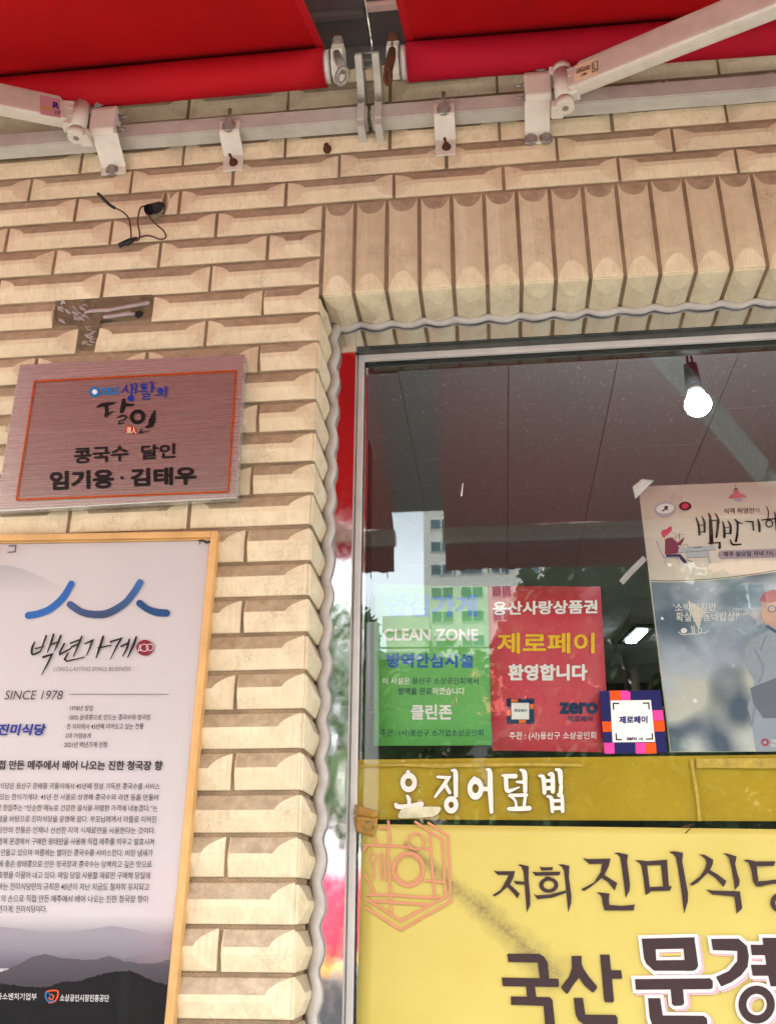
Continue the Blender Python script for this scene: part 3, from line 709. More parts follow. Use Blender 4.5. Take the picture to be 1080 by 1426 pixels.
# folding arms
def arm(par, s0, s1, px0, px1, Y0, Y1, mirror, sticker):
    a = at(*px0, Y0); b = at(*px1, Y1); d = (b - a)
    b2 = a + d * (1000 / d.length)
    up = Vector((0, .25, 1)).normalized()
    am = MB().obox(tuple(a), tuple(b2), 32, 76, up=tuple(up), bev=10).build('upper_arm', M_WMET, par)
    # elbow and lower arm running back to the front bar
    MB().cyl(tuple(b2 + Vector((0, 0, 34))), tuple(b2 - Vector((0, 0, 34))), 22, 20).build('elbow_joint', M_WMET2, par)
    e = Vector((b2.x + (700 if mirror > 0 else -700) * -1 * (1 if mirror > 0 else 1) * (1 if True else 0), BARY + 10, BARZ))
    MB().obox(tuple(b2), tuple(e), 22, 30, up=(0, 0, 1), bev=7).build('lower_arm', M_WMET, par)
    dn = d.normalized(); side = dn.cross(up).normalized(); uu = side.cross(dn).normalized()
    if side.y > 0: side = -side
    return a, dn, uu, side, am
aR, dnR, uR, sR, armR = arm(awR, 0, 0, (801, 111), (1080, -3), -100, -430, -1, None)
aL, dnL, uL, sL, armL = arm(awL, 0, 0, (90, 157), (0, 138.5), -100, -200, 1, None)
def hinge(par, pk, pb, bw, Yk, d):
    """knuckles of the arm shoulder and the bolted bracket beside them (px = pixel centres)"""
    k = at(*pk, Yk)
    for za_, zb_ in ((k.z + 38, k.z + 56), (k.z - 62, k.z - 41)):
        mb = MB(); mb.cyl((k.x, k.y, za_), (k.x, k.y, zb_), 19, 24)
        mb.box(k.x - (28 if d > 0 else -2), k.x + (-2 if d > 0 else 28), k.y - 5, k.y + 30, za_ + .5, zb_ - .5, 3)
        h = mb.build('shoulder_fork', M_WMET, par)
    MB().cyl((k.x, k.y, k.z - 50), (k.x, k.y, k.z - 63.5), 6.5, 18).build('hinge_pin', M_BOLT, h)
    mb = MB(); mb.cyl((k.x, k.y, k.z + 37), (k.x, k.y, k.z - 40), 20, 24)
    for dz in (-14, 8, 25):
        mb.obox((k.x + d * 8, k.y - 17, k.z + dz), (k.x + d * 34, k.y - 22, k.z + dz + 3), 6, 3, bev=1)
    mb.obox((k.x, k.y, k.z), tuple(at(*pk, Yk) + Vector((d * 34, -10, -4))), 30, 72, bev=6)
    mb.build('arm_knuckle', M_WMET, par)
    x0, x1 = bw
    br = MB().prismX([(-53, rz(x0) + 60), (-86, rz(x0) + 64), (-92, rz(x0) + 48), (-90, rz(x0) - 6), (-80, rz(x0) - 16), (-53, rz(x0) - 14)], x0, x1, 5).build('arm_bracket', M_WMET, par)
    mb = MB(); xm = (x0 + x1) / 2
    hexbolt(mb, (xm + (6 if d < 0 else -6) * 0 + (x1 - xm) * .35 * (1 if d > 0 else -1.6), -86, rz(x0) + 70), (0, -.7, .3), 10, 10)
    mb.build('bolt', M_BOLT, br)
    mb = MB()
    for z_ in (rz(x0) + 44, rz(x0) + 8):
        sx = x0 if d > 0 else x1; e = -1 if d > 0 else 1
        hexbolt(mb, (sx, -68, z_), (e, 0, 0), 6.5, 6); mb.cyl((sx, -68, z_), (sx + e * 17, -68, z_), 3.4, 10)
    mb.build('bolt', M_BOLT, br)
    y0_, z0_ = -80, rz(x0) - 14
    MB().prismX([(y0_, z0_), (y0_ + 4, z0_ + 4), (-8, z0_ - 34), (-8, z0_ - 54), (-13, z0_ - 54), (-14, z0_ - 36)], x0 - (2 if d > 0 else -6), x1 - (4 if d > 0 else -6), 1).build('bracket_strap', M_WMET, par)
    mb = MB()
    for fx in ((.18, .78) if d > 0 else (.55,)):
        xx = x0 + (x1 - x0) * fx; hexbolt(mb, (xx, -13, z0_ - 44), (0, -1, -.2), 11, 8)
    mb.build('bolt', M_BOLT, br)
hinge(awR, (784, 120), (at(730, 120, -90).x, at(768, 120, -90).x), None or (at(731, 130, -90).x, at(768, 130, -90).x), -92, 1)
hinge(awL, (111, 163), None, (at(124, 175, -90).x, at(158, 175, -90).x), -92, -1)

# grey sheet soffit above the gap between the two awnings
t = thing('roof_soffit', 'grey green sheet metal soffit with a pale gutter edge above the gap between the awnings', 'soffit')
cx_ = at(514, 30, -60).x
mb = MB(); mb.box(-1600, cx_ - 1.5, -420, 4, 452, 462); mb.build('soffit_sheet', M_GREY, t)
mb = MB(); mb.box(cx_ + 1.5, 2300, -420, 4, 450, 460); mb.build('soffit_sheet', M_GREY, t)
MB().box(-1600, cx_ - 4, -116, -98, 437, 451.5, 2).build('gutter_edge', M_GREY, t)
MB().box(cx_ + 2, 2300, -132, -112, 437, 449.5, 2).build('gutter_edge', M_WMET2, t)
MB().box(-1600, cx_ - 1.2, -12, -2, 386, 451.5, 1).build('fascia_sheet', M_GREY, t); MB().box(cx_ + 1.2, 2300, -11, -2, 386, 449.5, 1).build('fascia_sheet', M_GREY, t)

A_ = at(453, 94, RYL).x; B_ = at(567, 86, RYL).x
mb = MB(); vv = [(A_ - 45, -380, 440), (B_ + 45, -380, 440), (B_ + 40, -1255, -90), (A_ - 60, -1255, -90)]
bv = [mb.bm.verts.new(mm(*v)) for v in vv] + [mb.bm.verts.new(mm(v[0], v[1], v[2] + 6)) for v in vv]
for q in ((3, 2, 1, 0), (4, 5, 6, 7), (0, 1, 5, 4), (1, 2, 6, 5), (2, 3, 7, 6), (3, 0, 4, 7)): mb.bm.faces.new([bv[i] for i in q])
mb.build('gap_cover', M_GREY, t)

# ================================================================== PRINT (flat lettering and emblems on their boards)
def ink(name, c, rough=.45): return mat('ink_' + name, c, rough, 0, .03, 30, spec=.2)
class Flat:
    """thin print on the vertical plane Y; shapes are measured on the board in enlarged photo units"""
    def __init__(s, ox, oy, sc, Y): s.o = (ox, oy, sc); s.Y = Y; s.V = []; s.F = []; s.n = 0
    def p(s, x, y):
        q = at(s.o[0] + x / s.o[2], s.o[1] + y / s.o[2], s.Y - s.n * .07); return mm(q.x, q.y, q.z)
    def poly(s, pts):
        b = len(s.V); s.V += [s.p(*q) for q in pts]; s.F.append(tuple(range(b, b + len(pts)))); s.n += 1; return s
    def ell(s, cx, cy, rx, ry=None, inner=0, n=36, rot=0):
        ry = ry or rx; b = len(s.V)
        def e(k, t):
            x, y = rx * k * math.cos(t), ry * k * math.sin(t)
            return (cx + x * math.cos(rot) - y * math.sin(rot), cy + x * math.sin(rot) + y * math.cos(rot))
        T = [2 * math.pi * i / n for i in range(n)]
        s.V += [s.p(*e(1, t)) for t in T]
        if inner:
            s.V += [s.p(*e(inner, t)) for t in T]
            s.F += [(b + i, b + (i + 1) % n, b + n + (i + 1) % n, b + n + i) for i in range(n)]
        else: s.F.append(tuple(range(b, b + n)))
        s.n += 1; return s
    def st(s, pts, w, cap='r', sm=True):
        """a pen stroke: pts (x,y) or (x,y,w)"""
        P = [(q[0], q[1], q[2] if len(q) > 2 else w) for q in pts]
        if sm and len(P) > 2:
            out = []
            for i in range(len(P) - 1):
                a, b, c, d = P[max(i - 1, 0)], P[i], P[i + 1], P[min(i + 2, len(P) - 1)]
                for j in range(6):
                    q = j / 6
                    out.append(tuple(.5 * (2 * b[k] + (c[k] - a[k]) * q + (2 * a[k] - 5 * b[k] + 4 * c[k] - d[k]) * q * q + (3 * b[k] - a[k] - 3 * c[k] + d[k]) * q ** 3) for k in range(3)))
            P = out + [P[-1]]
        b0 = len(s.V); n = len(P); L = []; Rr = []
        for i, (x, y, ww) in enumerate(P):
            d1 = Vector((P[i][0] - P[i - 1][0], P[i][1] - P[i - 1][1])) if i else None
            d2 = Vector((P[i + 1][0] - x, P[i + 1][1] - y)) if i < n - 1 else None
            d1 = d1.normalized() if d1 and d1.length > 0 else d2.normalized(); d2 = d2.normalized() if d2 and d2.length > 0 else d1
            nn = Vector((-(d1.y + d2.y), d1.x + d2.x))
            nn = nn.normalized() if nn.length > 1e-6 else Vector((-d1.y, d1.x))
            k = max(.45, nn.dot(Vector((-d1.y, d1.x)))); h = ww / 2 / k
            L.append((x + nn.x * h, y + nn.y * h)); Rr.append((x - nn.x * h, y - nn.y * h))
        def capf(c, frm, ww):
            ang = math.atan2(frm[1] - c[1], frm[0] - c[0]); return [(c[0] + math.cos(ang - math.pi * j / 7) * ww / 2, c[1] + math.sin(ang - math.pi * j / 7) * ww / 2) for j in range(1, 7)]
        for l, r in zip(L, Rr): s.V += [s.p(*l), s.p(*r)]
        for i in range(n - 1): s.F.append((b0 + 2 * i, b0 + 2 * i + 1, b0 + 2 * i + 3, b0 + 2 * i + 2))
        if cap == 'r':
            e = capf(P[-1], L[-1], P[-1][2]); b = len(s.V); s.V += [s.p(*q) for q in e]; s.F.append(tuple([b0 + 2 * n - 2] + list(range(b, b + 6)) + [b0 + 2 * n - 1]))
            e = capf(P[0], Rr[0], P[0][2]); b = len(s.V); s.V += [s.p(*q) for q in e]; s.F.append(tuple([b0 + 1] + list(range(b, b + 6)) + [b0]))
        s.n += 1; return s
    def build(s, name, m, par): return mobj(name, s.V, s.F, m, par)
TQ = []
def text(body, x0, x1, yt, yb, o, Y, m, par, bold=0, slope=0, shear=0, lean=0, name='lettering'):
    """one printed line filling x0..x1, yt..yb (yt/yb at the left end; slope = rise of the line per unit run; lean = sideways shift of its top)"""
    ox, oy, sc = o
    def W(x, y): return atw(ox + x / sc, oy + y / sc, Y)
    textq(body, bold, shear, (W(x0, yb), W(x1, yb - slope * (x1 - x0)), W(x0 + lean, yt), W(x1 + lean, yt - slope * (x1 - x0))), m, par, name)
def textq(body, bold, shear, corners, m, par, name='lettering'):
    cu = bpy.data.curves.new(name, 'FONT'); cu.body = body; cu.size = 1; cu.resolution_u = 3; cu.offset = 0 if bold > .012 else bold; cu.shear = shear
    ob = bpy.data.objects.new('type_' + name, cu); TQ.append((ob, corners, m, par, name, bold if bold > .012 else 0))
def set_type():

    """turns all queued lines of type into flat meshes on their boards"""
    for q in TQ: scene.collection.objects.link(q[0])
    dg = bpy.context.evaluated_depsgraph_get()
    out = []

    for ob, c4, m, par, name, bo in TQ: out.append(bpy.data.meshes.new_from_object(ob.evaluated_get(dg)))

    for (ob, (p00, p10, p01, p11), m, par, name, bo), me in zip(TQ, out):
        if not len(me.vertices): continue
        xs = [v.co.x for v in me.vertices]; ys = [v.co.y for v in me.vertices]; a, b, c, d = min(xs), max(xs), min(ys), max(ys)
        vs0 = [(v.co.x, v.co.y) for v in me.vertices]; fs0 = [tuple(p.vertices) for p in me.polygons]; V, F = [], []
        sh = [(bo * math.cos(k * math.pi / 4), bo * math.sin(k * math.pi / 4)) for k in range(8)] if bo else [(0, 0)]
        a -= bo; b += bo; c -= bo; d += bo
        for k, (dx, dy) in enumerate(sh):
            n0 = len(V)
            for x, y in vs0:
                u, q = (x + dx - a) / (b - a), (y + dy - c) / (d - c)
                V.append((p00 * (1 - u) + p10 * u) * (1 - q) + (p01 * (1 - u) + p11 * u) * q + Vector((0, -.00003 * k, 0)))
            F += [tuple(i + n0 for i in f_) for f_ in fs0]
        mobj(name, V, F, m, par); bpy.data.meshes.remove(me)
    for q in TQ:
        cu = q[0].data; bpy.data.objects.remove(q[0]); bpy.data.curves.remove(cu)
def quad(name, pts, Y, th, m, par=None, n=1, wave=0, seed=0, edge=None):
    """sheet with the four photo-measured corners TL TR BR BL, thickness th towards the street"""
    c = [at(x, y, Y) for x, y in pts]; V, F = [], []
    nx = ny = n
    for k in (0, 1):
        for i in range(nx + 1):
            for j in range(ny + 1):
                u, v = i / nx, j / ny
                p = (c[0] * (1 - u) + c[1] * u) * (1 - v) + (c[3] * (1 - u) + c[2] * u) * v
                wv = wave * (math.sin(u * 7 + seed) * math.cos(v * 5 + seed * 2) + .5 * math.sin(v * 13 + u * 4)) if wave else 0
                V.append(mm(p.x, p.y - (th if k == 0 else 0) - wv, p.z))
    nn = (nx + 1) * (ny + 1)
    def I(k, i, j): return k * nn + i * (ny + 1) + j
    for i in range(nx):
        for j in range(ny):
            F.append((I(0, i, j), I(0, i, j + 1), I(0, i + 1, j + 1), I(0, i + 1, j))); F.append((I(1, i, j), I(1, i + 1, j), I(1, i + 1, j + 1), I(1, i, j + 1)))
    for i in range(nx): F.append((I(0, i, 0), I(0, i + 1, 0), I(1, i + 1, 0), I(1, i, 0))); F.append((I(0, i, ny), I(1, i, ny), I(1, i + 1, ny), I(0, i + 1, ny)))
    for j in range(ny): F.append((I(0, 0, j), I(1, 0, j), I(1, 0, j + 1), I(0, 0, j + 1))); F.append((I(0, nx, j), I(0, nx, j + 1), I(1, nx, j + 1), I(1, nx, j)))
    return mobj(name, V, F, m, par, wave > 0)

K = ink('black', (24, 20, 22)); WH = ink('white', (228, 226, 222)); NAVY = ink('navy', (44, 52, 120))

# ---- brushed steel plaque
pq = thing('wall_plaque', 'brushed steel plaque with red border and black Korean lettering above the framed poster', 'plaque')
quad('plate', [(33.5, 514.5), (344, 500.5), (333, 698.5), (0, 717.5)], -9, 20, M_BRUSH, pq).modifiers.new('edge', 'BEVEL').width = .0012
PY = -30.0
o = (0, 480, 2.842)
GOLD = mat('worn_gilt_line', (190, 120, 40), .4, .4, .3, 60); RLINE = mat('red_enamel_line', (165, 44, 22), .4, 0, .4, 90)
fm = M_BRUSH.copy(); fm.name = 'etched_steel_field'
for n_ in fm.node_tree.nodes:
    if n_.type == 'VALTORGB' and n_.color_ramp.elements[0].color[0] > .42:
        n_.color_ramp.elements[0].color = (.33, .275, .26, 1); n_.color_ramp.elements[1].color = (.40, .345, .33, 1)
quad('etched_field', [(o[0] + x / o[2], o[1] + y / o[2]) for x, y in ((138, 146), (934, 104), (903, 582), (66, 614))], -29.0, .15, fm, pq)
f = Flat(*o, PY)
tl, tr, br_, bl = (138, 146), (934, 104), (903, 582), (66, 614)
for a, b in ((tl, tr), (tr, br_), (br_, bl), (bl, tl)): f.st([a, b], 9, 'b')
f.build('gilt_border', GOLD, pq)
f = Flat(*o, PY - .4)
for a, b in ((tl, tr), (tr, br_), (br_, bl), (bl, tl)): f.st([a, b], 5, 'b')
f.build('red_border', RLINE, pq)
BL1 = ink('bright_blue', (26, 110, 170)); BL2 = ink('deep_blue', (24, 48, 140)); REDI = ink('seal_red', (178, 26, 24)); CRM = ink('cream', (238, 220, 180))
f = Flat(120, 525, 8.308, PY); f.ell(100, 172, 62, 60, .5, 40); f.build('ring_emblem', BL1, pq)
f = Flat(120, 525, 8.308, PY); f.ell(100, 172, 30, 29); f.build('ring_centre', WH, pq)
text('SBS', 166, 380, 122, 212, (120, 525, 8.308), PY, BL1, pq, .035, .03, .12)
f = Flat(120, 525, 8.308, PY)
f.st([(470, 95, 16), (455, 130, 22), (410, 180, 12)], 18).st([(452, 132, 16), (480, 165, 22), (492, 182, 12)], 16).st([(508, 80, 14), (530, 100, 24), (524, 205, 20)], 20).st([(528, 140), (560, 136)], 14).st([(562, 72, 14), (582, 90, 26), (572, 192, 18)], 22).ell(518, 248, 38, 36)
f.st([(645, 68), (690, 60)], 9).st([(628, 92), (720, 80)], 12).ell(672, 122, 36, 24).st([(668, 140), (668, 160)], 14).st([(610, 166, 12), (680, 166, 14), (720, 160, 9)], 12).st([(740, 55, 12), (762, 70, 28), (757, 175, 20)], 22).st([(765, 128, 18), (800, 130, 10)], 14)
f.st([(645, 200), (732, 190), (730, 222), (660, 228), (660, 258), (738, 250)], 13, 'r', False).ell(860, 158, 37, 33).st([(805, 212), (890, 205)], 14).st([(905, 112, 10), (928, 125, 24), (918, 240, 12)], 18)
f.build('blue_handwriting', BL2, pq)
f = Flat(120, 525, 8.308, PY)
f.st([(130, 345, 22), (190, 322, 42), (260, 312, 40), (340, 298, 14)], 34).st([(232, 325, 44), (240, 400, 44), (226, 450, 34)], 40).st([(232, 445, 36), (280, 415, 20), (326, 392, 6)], 24)
f.st([(436, 268, 44), (430, 340, 62), (410, 400, 44)], 50).st([(455, 322, 40), (545, 322, 26)], 34).st([(355, 470, 10), (420, 448, 22), (470, 458, 18), (445, 490, 16), (385, 512, 14)], 14).st([(392, 505, 14), (378, 540, 16), (440, 528, 10)], 14)
f.ell(596, 460, 92, 84, .5, 40, -.35)
f.st([(796, 388, 20), (780, 440, 44), (765, 500, 78), (740, 560, 54), (685, 582, 12)], 60).st([(648, 590, 8), (618, 645, 22), (728, 622, 6)], 16, 'r', False)
f.build('brush_lettering', K, pq)
f = Flat(120, 525, 8.308, PY); f.poly([(458, 566), (478, 570), (500, 560), (524, 564), (536, 580), (570, 588), (588, 640), (584, 656), (548, 648), (520, 658), (500, 648), (458, 642), (450, 628), (462, 600)]); f.build('seal', REDI, pq)
text('達人', 468, 582, 572, 650, (120, 525, 8.308), PY - .3, CRM, pq, .015, -.06)
o = (60, 605, 4.696)
text('콩국수', 202, 560, 90, 193, o, PY, K, pq, .03, .06); text('달인', 640, 868, 70, 166, o, PY, K, pq, .03, .06)
text('임기용', 44, 465, 240, 366, o, PY, K, pq, .045, .035); text('·', 504, 530, 272, 294, o, PY, K, pq, .05); text('김태우', 572, 1005, 222, 342, o, PY, K, pq, .045, .035)

# ---- framed poster
M_WOOD = mat('pine_frame', (206, 160, 100), .45, 0, .16, 12, .15, 90)
fp = thing('framed_poster', 'tall poster with blue wave emblem, Korean text and grey mountains in a pine frame', 'framed poster')
FY = -2
def beamq(name, q, Y0, Y1, m, par, bev=1.5):
    V = [atw(x, y, Y1) for x, y in q] + [atw(x, y, Y1) + Vector((0, (Y0 - Y1) / 1000, 0)) for x, y in q]
    F = [(0, 3, 2, 1), (4, 5, 6, 7), (0, 1, 5, 4), (1, 2, 6, 5), (2, 3, 7, 6), (3, 0, 4, 7)]
    ob = mobj(name, V, F, m, par); md = ob.modifiers.new('rounded_edge', 'BEVEL'); md.width = bev / 1000; md.segments = 2; return ob
# frame geometry: front corners of its outer and inner edge
OT, OTR, OBR = (-8, 743), (305, 738.5), (235, 1460)
ITL, ITR, IBR = (2, 752), (297, 747.5), (233, 1460)
YF0, YF1 = -3, -24
fr_pts = dict(tr=(303, 739), tri=(293, 750))
pO = at(303, 739, YF1); pI = at(294.5, 751, YF1)
wO = at(241, 1426, YF1)
lean = (wO.x - pO.x) / (wO.z - pO.z)
WDT = 25.0; HGT = 900.0; FW = pO.x - (-640)
def fpos(u, v, y): # u from right edge leftwards, v downwards (mm), frame leans slightly
    return mm(pO.x - u + lean * (-v), y, pO.z - v + .021 * u)
def fbox(name, u0, u1, v0, v1, y0, y1, m, par, bev=1.2):
    V = [fpos(u, v, y) for y in (y1, y0) for u, v in ((u1, v0), (u0, v0), (u0, v1), (u1, v1))]
    ob = mobj(name, V, [(0, 3, 2, 1), (4, 5, 6, 7), (0, 1, 5, 4), (1, 2, 6, 5), (2, 3, 7, 6), (3, 0, 4, 7)], m, par)
    if bev: md = ob.modifiers.new('rounded_edge', 'BEVEL'); md.width = bev / 1000; md.segments = 2
    return ob
FWID, FHGT, ST = 462, 905, 12.5
fbox('frame_stile', 0, ST, 0, FHGT, YF0, YF1, M_WOOD, fp); fbox('frame_stile', FWID - ST, FWID, 0, FHGT, YF0, YF1, M_WOOD, fp)
fbox('frame_rail', ST + .2, FWID - ST - .2, 0, ST, YF0, YF1 + .4, M_WOOD, fp); fbox('frame_rail', ST + .2, FWID - ST - .2, FHGT - ST, FHGT, YF0, YF1 + .4, M_WOOD, fp)
# inner step of the moulding
fbox('frame_lip', ST + .2, ST + 3.5, ST + .3, FHGT - ST, YF0, YF1 + 6, M_WOOD, fp, .6); fbox('frame_lip', FWID - ST - 3.5, FWID - ST - .2, ST + .3, FHGT - ST, YF0, YF1 + 6, M_WOOD, fp, .6)
fbox('frame_lip', ST + 3.6, FWID - ST - 3.6, ST + .3, ST + 3.5, YF0, YF1 + 6.2, M_WOOD, fp, .6)
PPY = YF1 + 11
M_PAPER = mat('pale_poster_paper', (200, 193, 196), .5, 0, .03, 3)
fbox('poster_sheet', ST + 3.8, FWID - ST - 3.8, ST + 3.8, FHGT - ST - 1, YF0, PPY, M_PAPER, fp, 0)
PPY -= .5
o1 = (0, 730, 3.2727); o2 = (0, 1040, 3.2727)
# misty mountains printed at the top left and along the foot of the sheet
def grad(name, c_top, c_bot, z0, z1):
    m, t, b = nodes(name); geo = t.nodes.new('ShaderNodeNewGeometry'); sx = t.nodes.new('ShaderNodeSeparateXYZ'); t.links.new(geo.outputs['Position'], sx.inputs[0])
    mr = t.nodes.new('ShaderNodeMapRange'); mr.inputs[1].default_value = z0; mr.inputs[2].default_value = z1; t.links.new(sx.outputs['Z'], mr.inputs[0])
    t.links.new(mixc(t, mr.outputs[0], lin(c_bot), lin(c_top)), b.inputs['Base Color']); b.inputs['Roughness'].default_value = .5
    return m
def zof(y, x=120): return atw(x, y, PPY).z
def ridge(name, base, m, k, rough, bottom=1290, ox=o2, x1=None):
    """hill silhouette printed on the sheet; clipped by the frame on the right"""
    pts = []
    for (xa, ya), (xb, yb) in zip(base, base[1:]):
        n = max(2, int((xb - xa) / 9))
        for i in range(n): q = i / n; pts.append((xa + (xb - xa) * q, ya + (yb - ya) * q + random.uniform(-rough, rough)))
    pts.append(base[-1])
    f = Flat(*ox, PPY - k * .25)
    for (xa, ya), (xb, yb) in zip(pts, pts[1:]):
        b = len(f.V); f.V += [f.p(xa, ya), f.p(xb, yb), f.p(xb - .1 * (bottom - yb), bottom), f.p(xa - .1 * (bottom - ya), bottom)]; f.F.append((b, b + 1, b + 2, b + 3))
    return f.build(name, m, fp)
ridge('printed_hill', [(-60, 190), (40, 185), (110, 205), (160, 225), (230, 262), (300, 290), (330, 300), (350, 305)], grad('mist_hill', (174, 172, 178), (198, 191, 194), zof(820), zof(788)), 1, 3, 306, o1)
fade = grad('grey_mist', (200, 193, 196), (150, 148, 156), zof(1310), zof(1262))
ridge('printed_hill', [(-60, 770), (200, 775), (500, 778), (836, 778)], grad('pale_mist', (198, 191, 194), (150, 146, 154), zof(1300), zof(1276)), 1, 0, 900)
ridge('printed_hill', [(-60, 815), (60, 825), (190, 842), (330, 842), (420, 830), (510, 815), (600, 830), (700, 858), (815, 842), (826, 836)], grad('lilac_ridge', (124, 120, 130), (148, 140, 150), zof(1300), zof(1330)), 2, 1.5, 1000)
ridge('printed_hill', [(-60, 935), (50, 918), (130, 942), (290, 950), (350, 925), (420, 918), (520, 948), (560, 965), (650, 945), (700, 920), (760, 880), (819, 874)], grad('mauve_ridge', (98, 90, 104), (136, 126, 138), zof(1318), zof(1345)), 3, 3, 1010)
ridge('printed_hill', [(-60, 1050), (20, 1020), (90, 990), (150, 955), (210, 945), (290, 965), (350, 968), (430, 972), (500, 952), (560, 975), (640, 990), (720, 985), (811, 955)], grad('charcoal_ridge', (56, 50, 60), (80, 74, 84), zof(1330), zof(1370)), 4, 3, 1120)
ridge('printed_hill', [(-60, 1070), (60, 1085), (150, 1095), (220, 1095), (280, 1070), (350, 1072), (430, 1045), (510, 1025), (590, 1020), (650, 1045), (720, 1078), (760, 1082), (796, 1080)], ink('black_ridge', (18, 17, 20)), 5, 4, 1600)
TY = PPY - 2.6
zs = (20, 800, 4.6957)
BLW = [ink('wave_blue', (10, 96, 176)), grad('wave_gradient', (28, 100, 168), (10, 50, 100), zof(858), zof(812)), ink('wave_dark', (16, 70, 124))]
f = Flat(*zs, PPY - 1.6); f.st([(92, 268, 46), (160, 256, 46), (240, 222, 46), (320, 150, 46), (374, 60, 42)], 46); f.build('wave_emblem', BLW[0], fp)
f = Flat(*zs, PPY - 1.7); f.st([(366, 196, 46), (440, 245, 46), (530, 262, 48), (620, 250, 50), (720, 190, 46), (780, 120, 46), (822, 52, 44)], 46); f.build('wave_emblem', BLW[1], fp)
f = Flat(*zs, PPY - 1.8); f.st([(820, 188, 46), (870, 225, 44), (930, 247, 48), (994, 252, 48)], 46); f.build('wave_emblem', BLW[2], fp)
f = Flat(*zs, TY)
f.st([(135, 440, 8), (118, 480, 16), (120, 522, 14), (168, 505, 12)], 13).st([(210, 402, 14), (192, 450, 12), (172, 505, 8)], 12).st([(140, 485), (195, 470)], 9)
f.st([(258, 392, 14), (240, 450, 14), (218, 508, 8)], 12).st([(305, 400, 14), (286, 450, 15), (262, 502, 6)], 13).st([(235, 460), (290, 440)], 11)
f.st([(190, 540, 16), (248, 522, 14), (215, 590, 12), (180, 655, 5)], 13, 'r', False)
f.st([(328, 452, 12), (298, 510, 14), (300, 522, 12), (372, 482, 10)], 11, 'r', False).st([(368, 450), (425, 428)], 11).st([(372, 475), (420, 455)], 11).st([(442, 405, 12), (420, 460, 14), (388, 535, 8)], 13).st([(352, 515, 10), (330, 555, 14), (345, 568, 10), (460, 540, 8)], 11, 'r', False)
f.st([(462, 452, 10), (512, 432, 14), (495, 480, 12), (472, 530, 6)], 12, 'r', False).st([(582, 405, 14), (562, 470, 18), (536, 545, 8)], 15).st([(550, 480, 12), (635, 462, 8)], 12)
f.st([(630, 440, 12), (700, 418, 14), (670, 470, 13), (628, 555, 5)], 13, 'r', False).st([(700, 470), (742, 450)], 13).st([(752, 425, 12), (738, 480, 14), (708, 535, 6)], 12).st([(798, 408, 12), (780, 460, 17), (742, 542, 8)], 14)
f.build('brush_lettering', K, fp)
MAR = ink('maroon', (134, 30, 54))
f = Flat(*zs, TY); f.ell(855, 479, 57, 52); f.build('seal', MAR, fp)
f = Flat(*zs, TY - .3); f.ell(850, 479, 27, 25, .86); f.ell(886, 476, 24, 23, .85); f.st([(812, 500), (822, 458)], 4, 'b'); f.st([(805, 500), (830, 495)], 4, 'b'); f.build('seal_figure', WH, fp)
GR = ink('grey', (120, 116, 120)); DK = ink('dark_grey', (48, 44, 48))
text('LONG-LASTING SMALL BUSINESS', 245, 597, 651, 670, o1, TY, GR, fp, 0, .004, .2)
text('SINCE 1978', 22, 288, 758, 799, o1, TY, DK, fp, -.004, 0, .25)
f = Flat(*o1, TY); f.st([(314, 775), (770, 775)], 2.4, 'b'); f.build('rule', DK, fp)
for s_, a, b, c_, d in (('· 1978년 창업', 305, 425, 826, 851), ('· 100% 문경콩으로 만드는 콩국수와 청국장', 300, 688, 867, 893), ('· 한 자리에서 45년째 이어오고 있는 전통', 294, 655, 908, 935), ('· 2대 가업승계', 288, 416, 951, 976), ('· 2021년 백년가게 선정', 282, 489, 991, 1018)):
    text(s_, a, b, c_, d, o1, TY, DK, fp, .006, .002, .1)
text('진미식당', -8, 211, 909, 963, o1, TY, BL2, fp, .04, 0, .22)
text('직접 만든 메주에서 배어 나오는 진한 청국장 향', -42, 742, 60, 104, o2, TY, DK, fp, .03, -.004, .1)
body = (('식당은 용산구 문배동 귀퉁이에서 45년째 정성 가득한 콩국수를 서비스', 0, 728, 163, 192), ('있는 한식가게다. 45년 전 서울로 상경해 콩국수와 라면 등을 만들어', 0, 723, 213, 242),
        ('던 창업주는 “단순한 메뉴로 건강한 음식을 저렴한 가격에 내놓겠다.”는', -14, 718, 262, 292), ('념을 바탕으로 진미식당을 운영해 왔다. 부모님에게서 아들로 이어진', -8, 713, 312, 343),
        ('당만의 전통은 언제나 신선한 지역 식재료만을 사용한다는 것이다.', -8, 707, 363, 394), ('경북 문경에서 구매한 왕태만을 사용해 직접 메주를 띄우고 발효시켜', -8, 703, 414, 446),
        ('만들고 있으며 여름에는 별미인 콩국수를 서비스한다. 비린 냄새가', 5, 697, 465, 497), ('에 좋은 왕태콩으로 만든 청국장과 콩국수는 담백하고 깊은 맛으로', -6, 691, 517, 549),
        ('호평을 이끌어 내고 있다. 매일 당일 사용할 재료만 구매해 당일에', -8, 686, 567, 600), ('하는 진미식당만의 규칙은 45년이 지난 지금도 철저히 유지되고', -8, 680, 619, 653),
        ('의 손으로 직접 만든 메주에서 배어 나오는 진한 청국장 향이', 5, 675, 674, 708), ('년가게, 진미식당이다.', -8, 214, 722, 757))
for s_, a, b, c_, d in body: text(s_, a, b, c_, d, o2, TY, DK, fp, .004, -.004, .1)
WG = ink('pale_grey', (200, 198, 200))
text('중소벤처기업부', -14, 168, 1121, 1153, o2, TY, WG, fp, .01, -.01, .08); text('소상공인시장진흥공단', 274, 498, 1127, 1160, o2, TY, WG, fp, .02, -.01, .05)
f = Flat(*o2, TY); f.st([(214, 1118), (226, 1112), (262, 1112), (264, 1135), (250, 1160), (226, 1166)], 7); f.st([(222, 1145), (236, 1152), (246, 1138), (236, 1128)], 6); f.build('swirl_logo', ink('orange_red', (214, 84, 40)), fp)
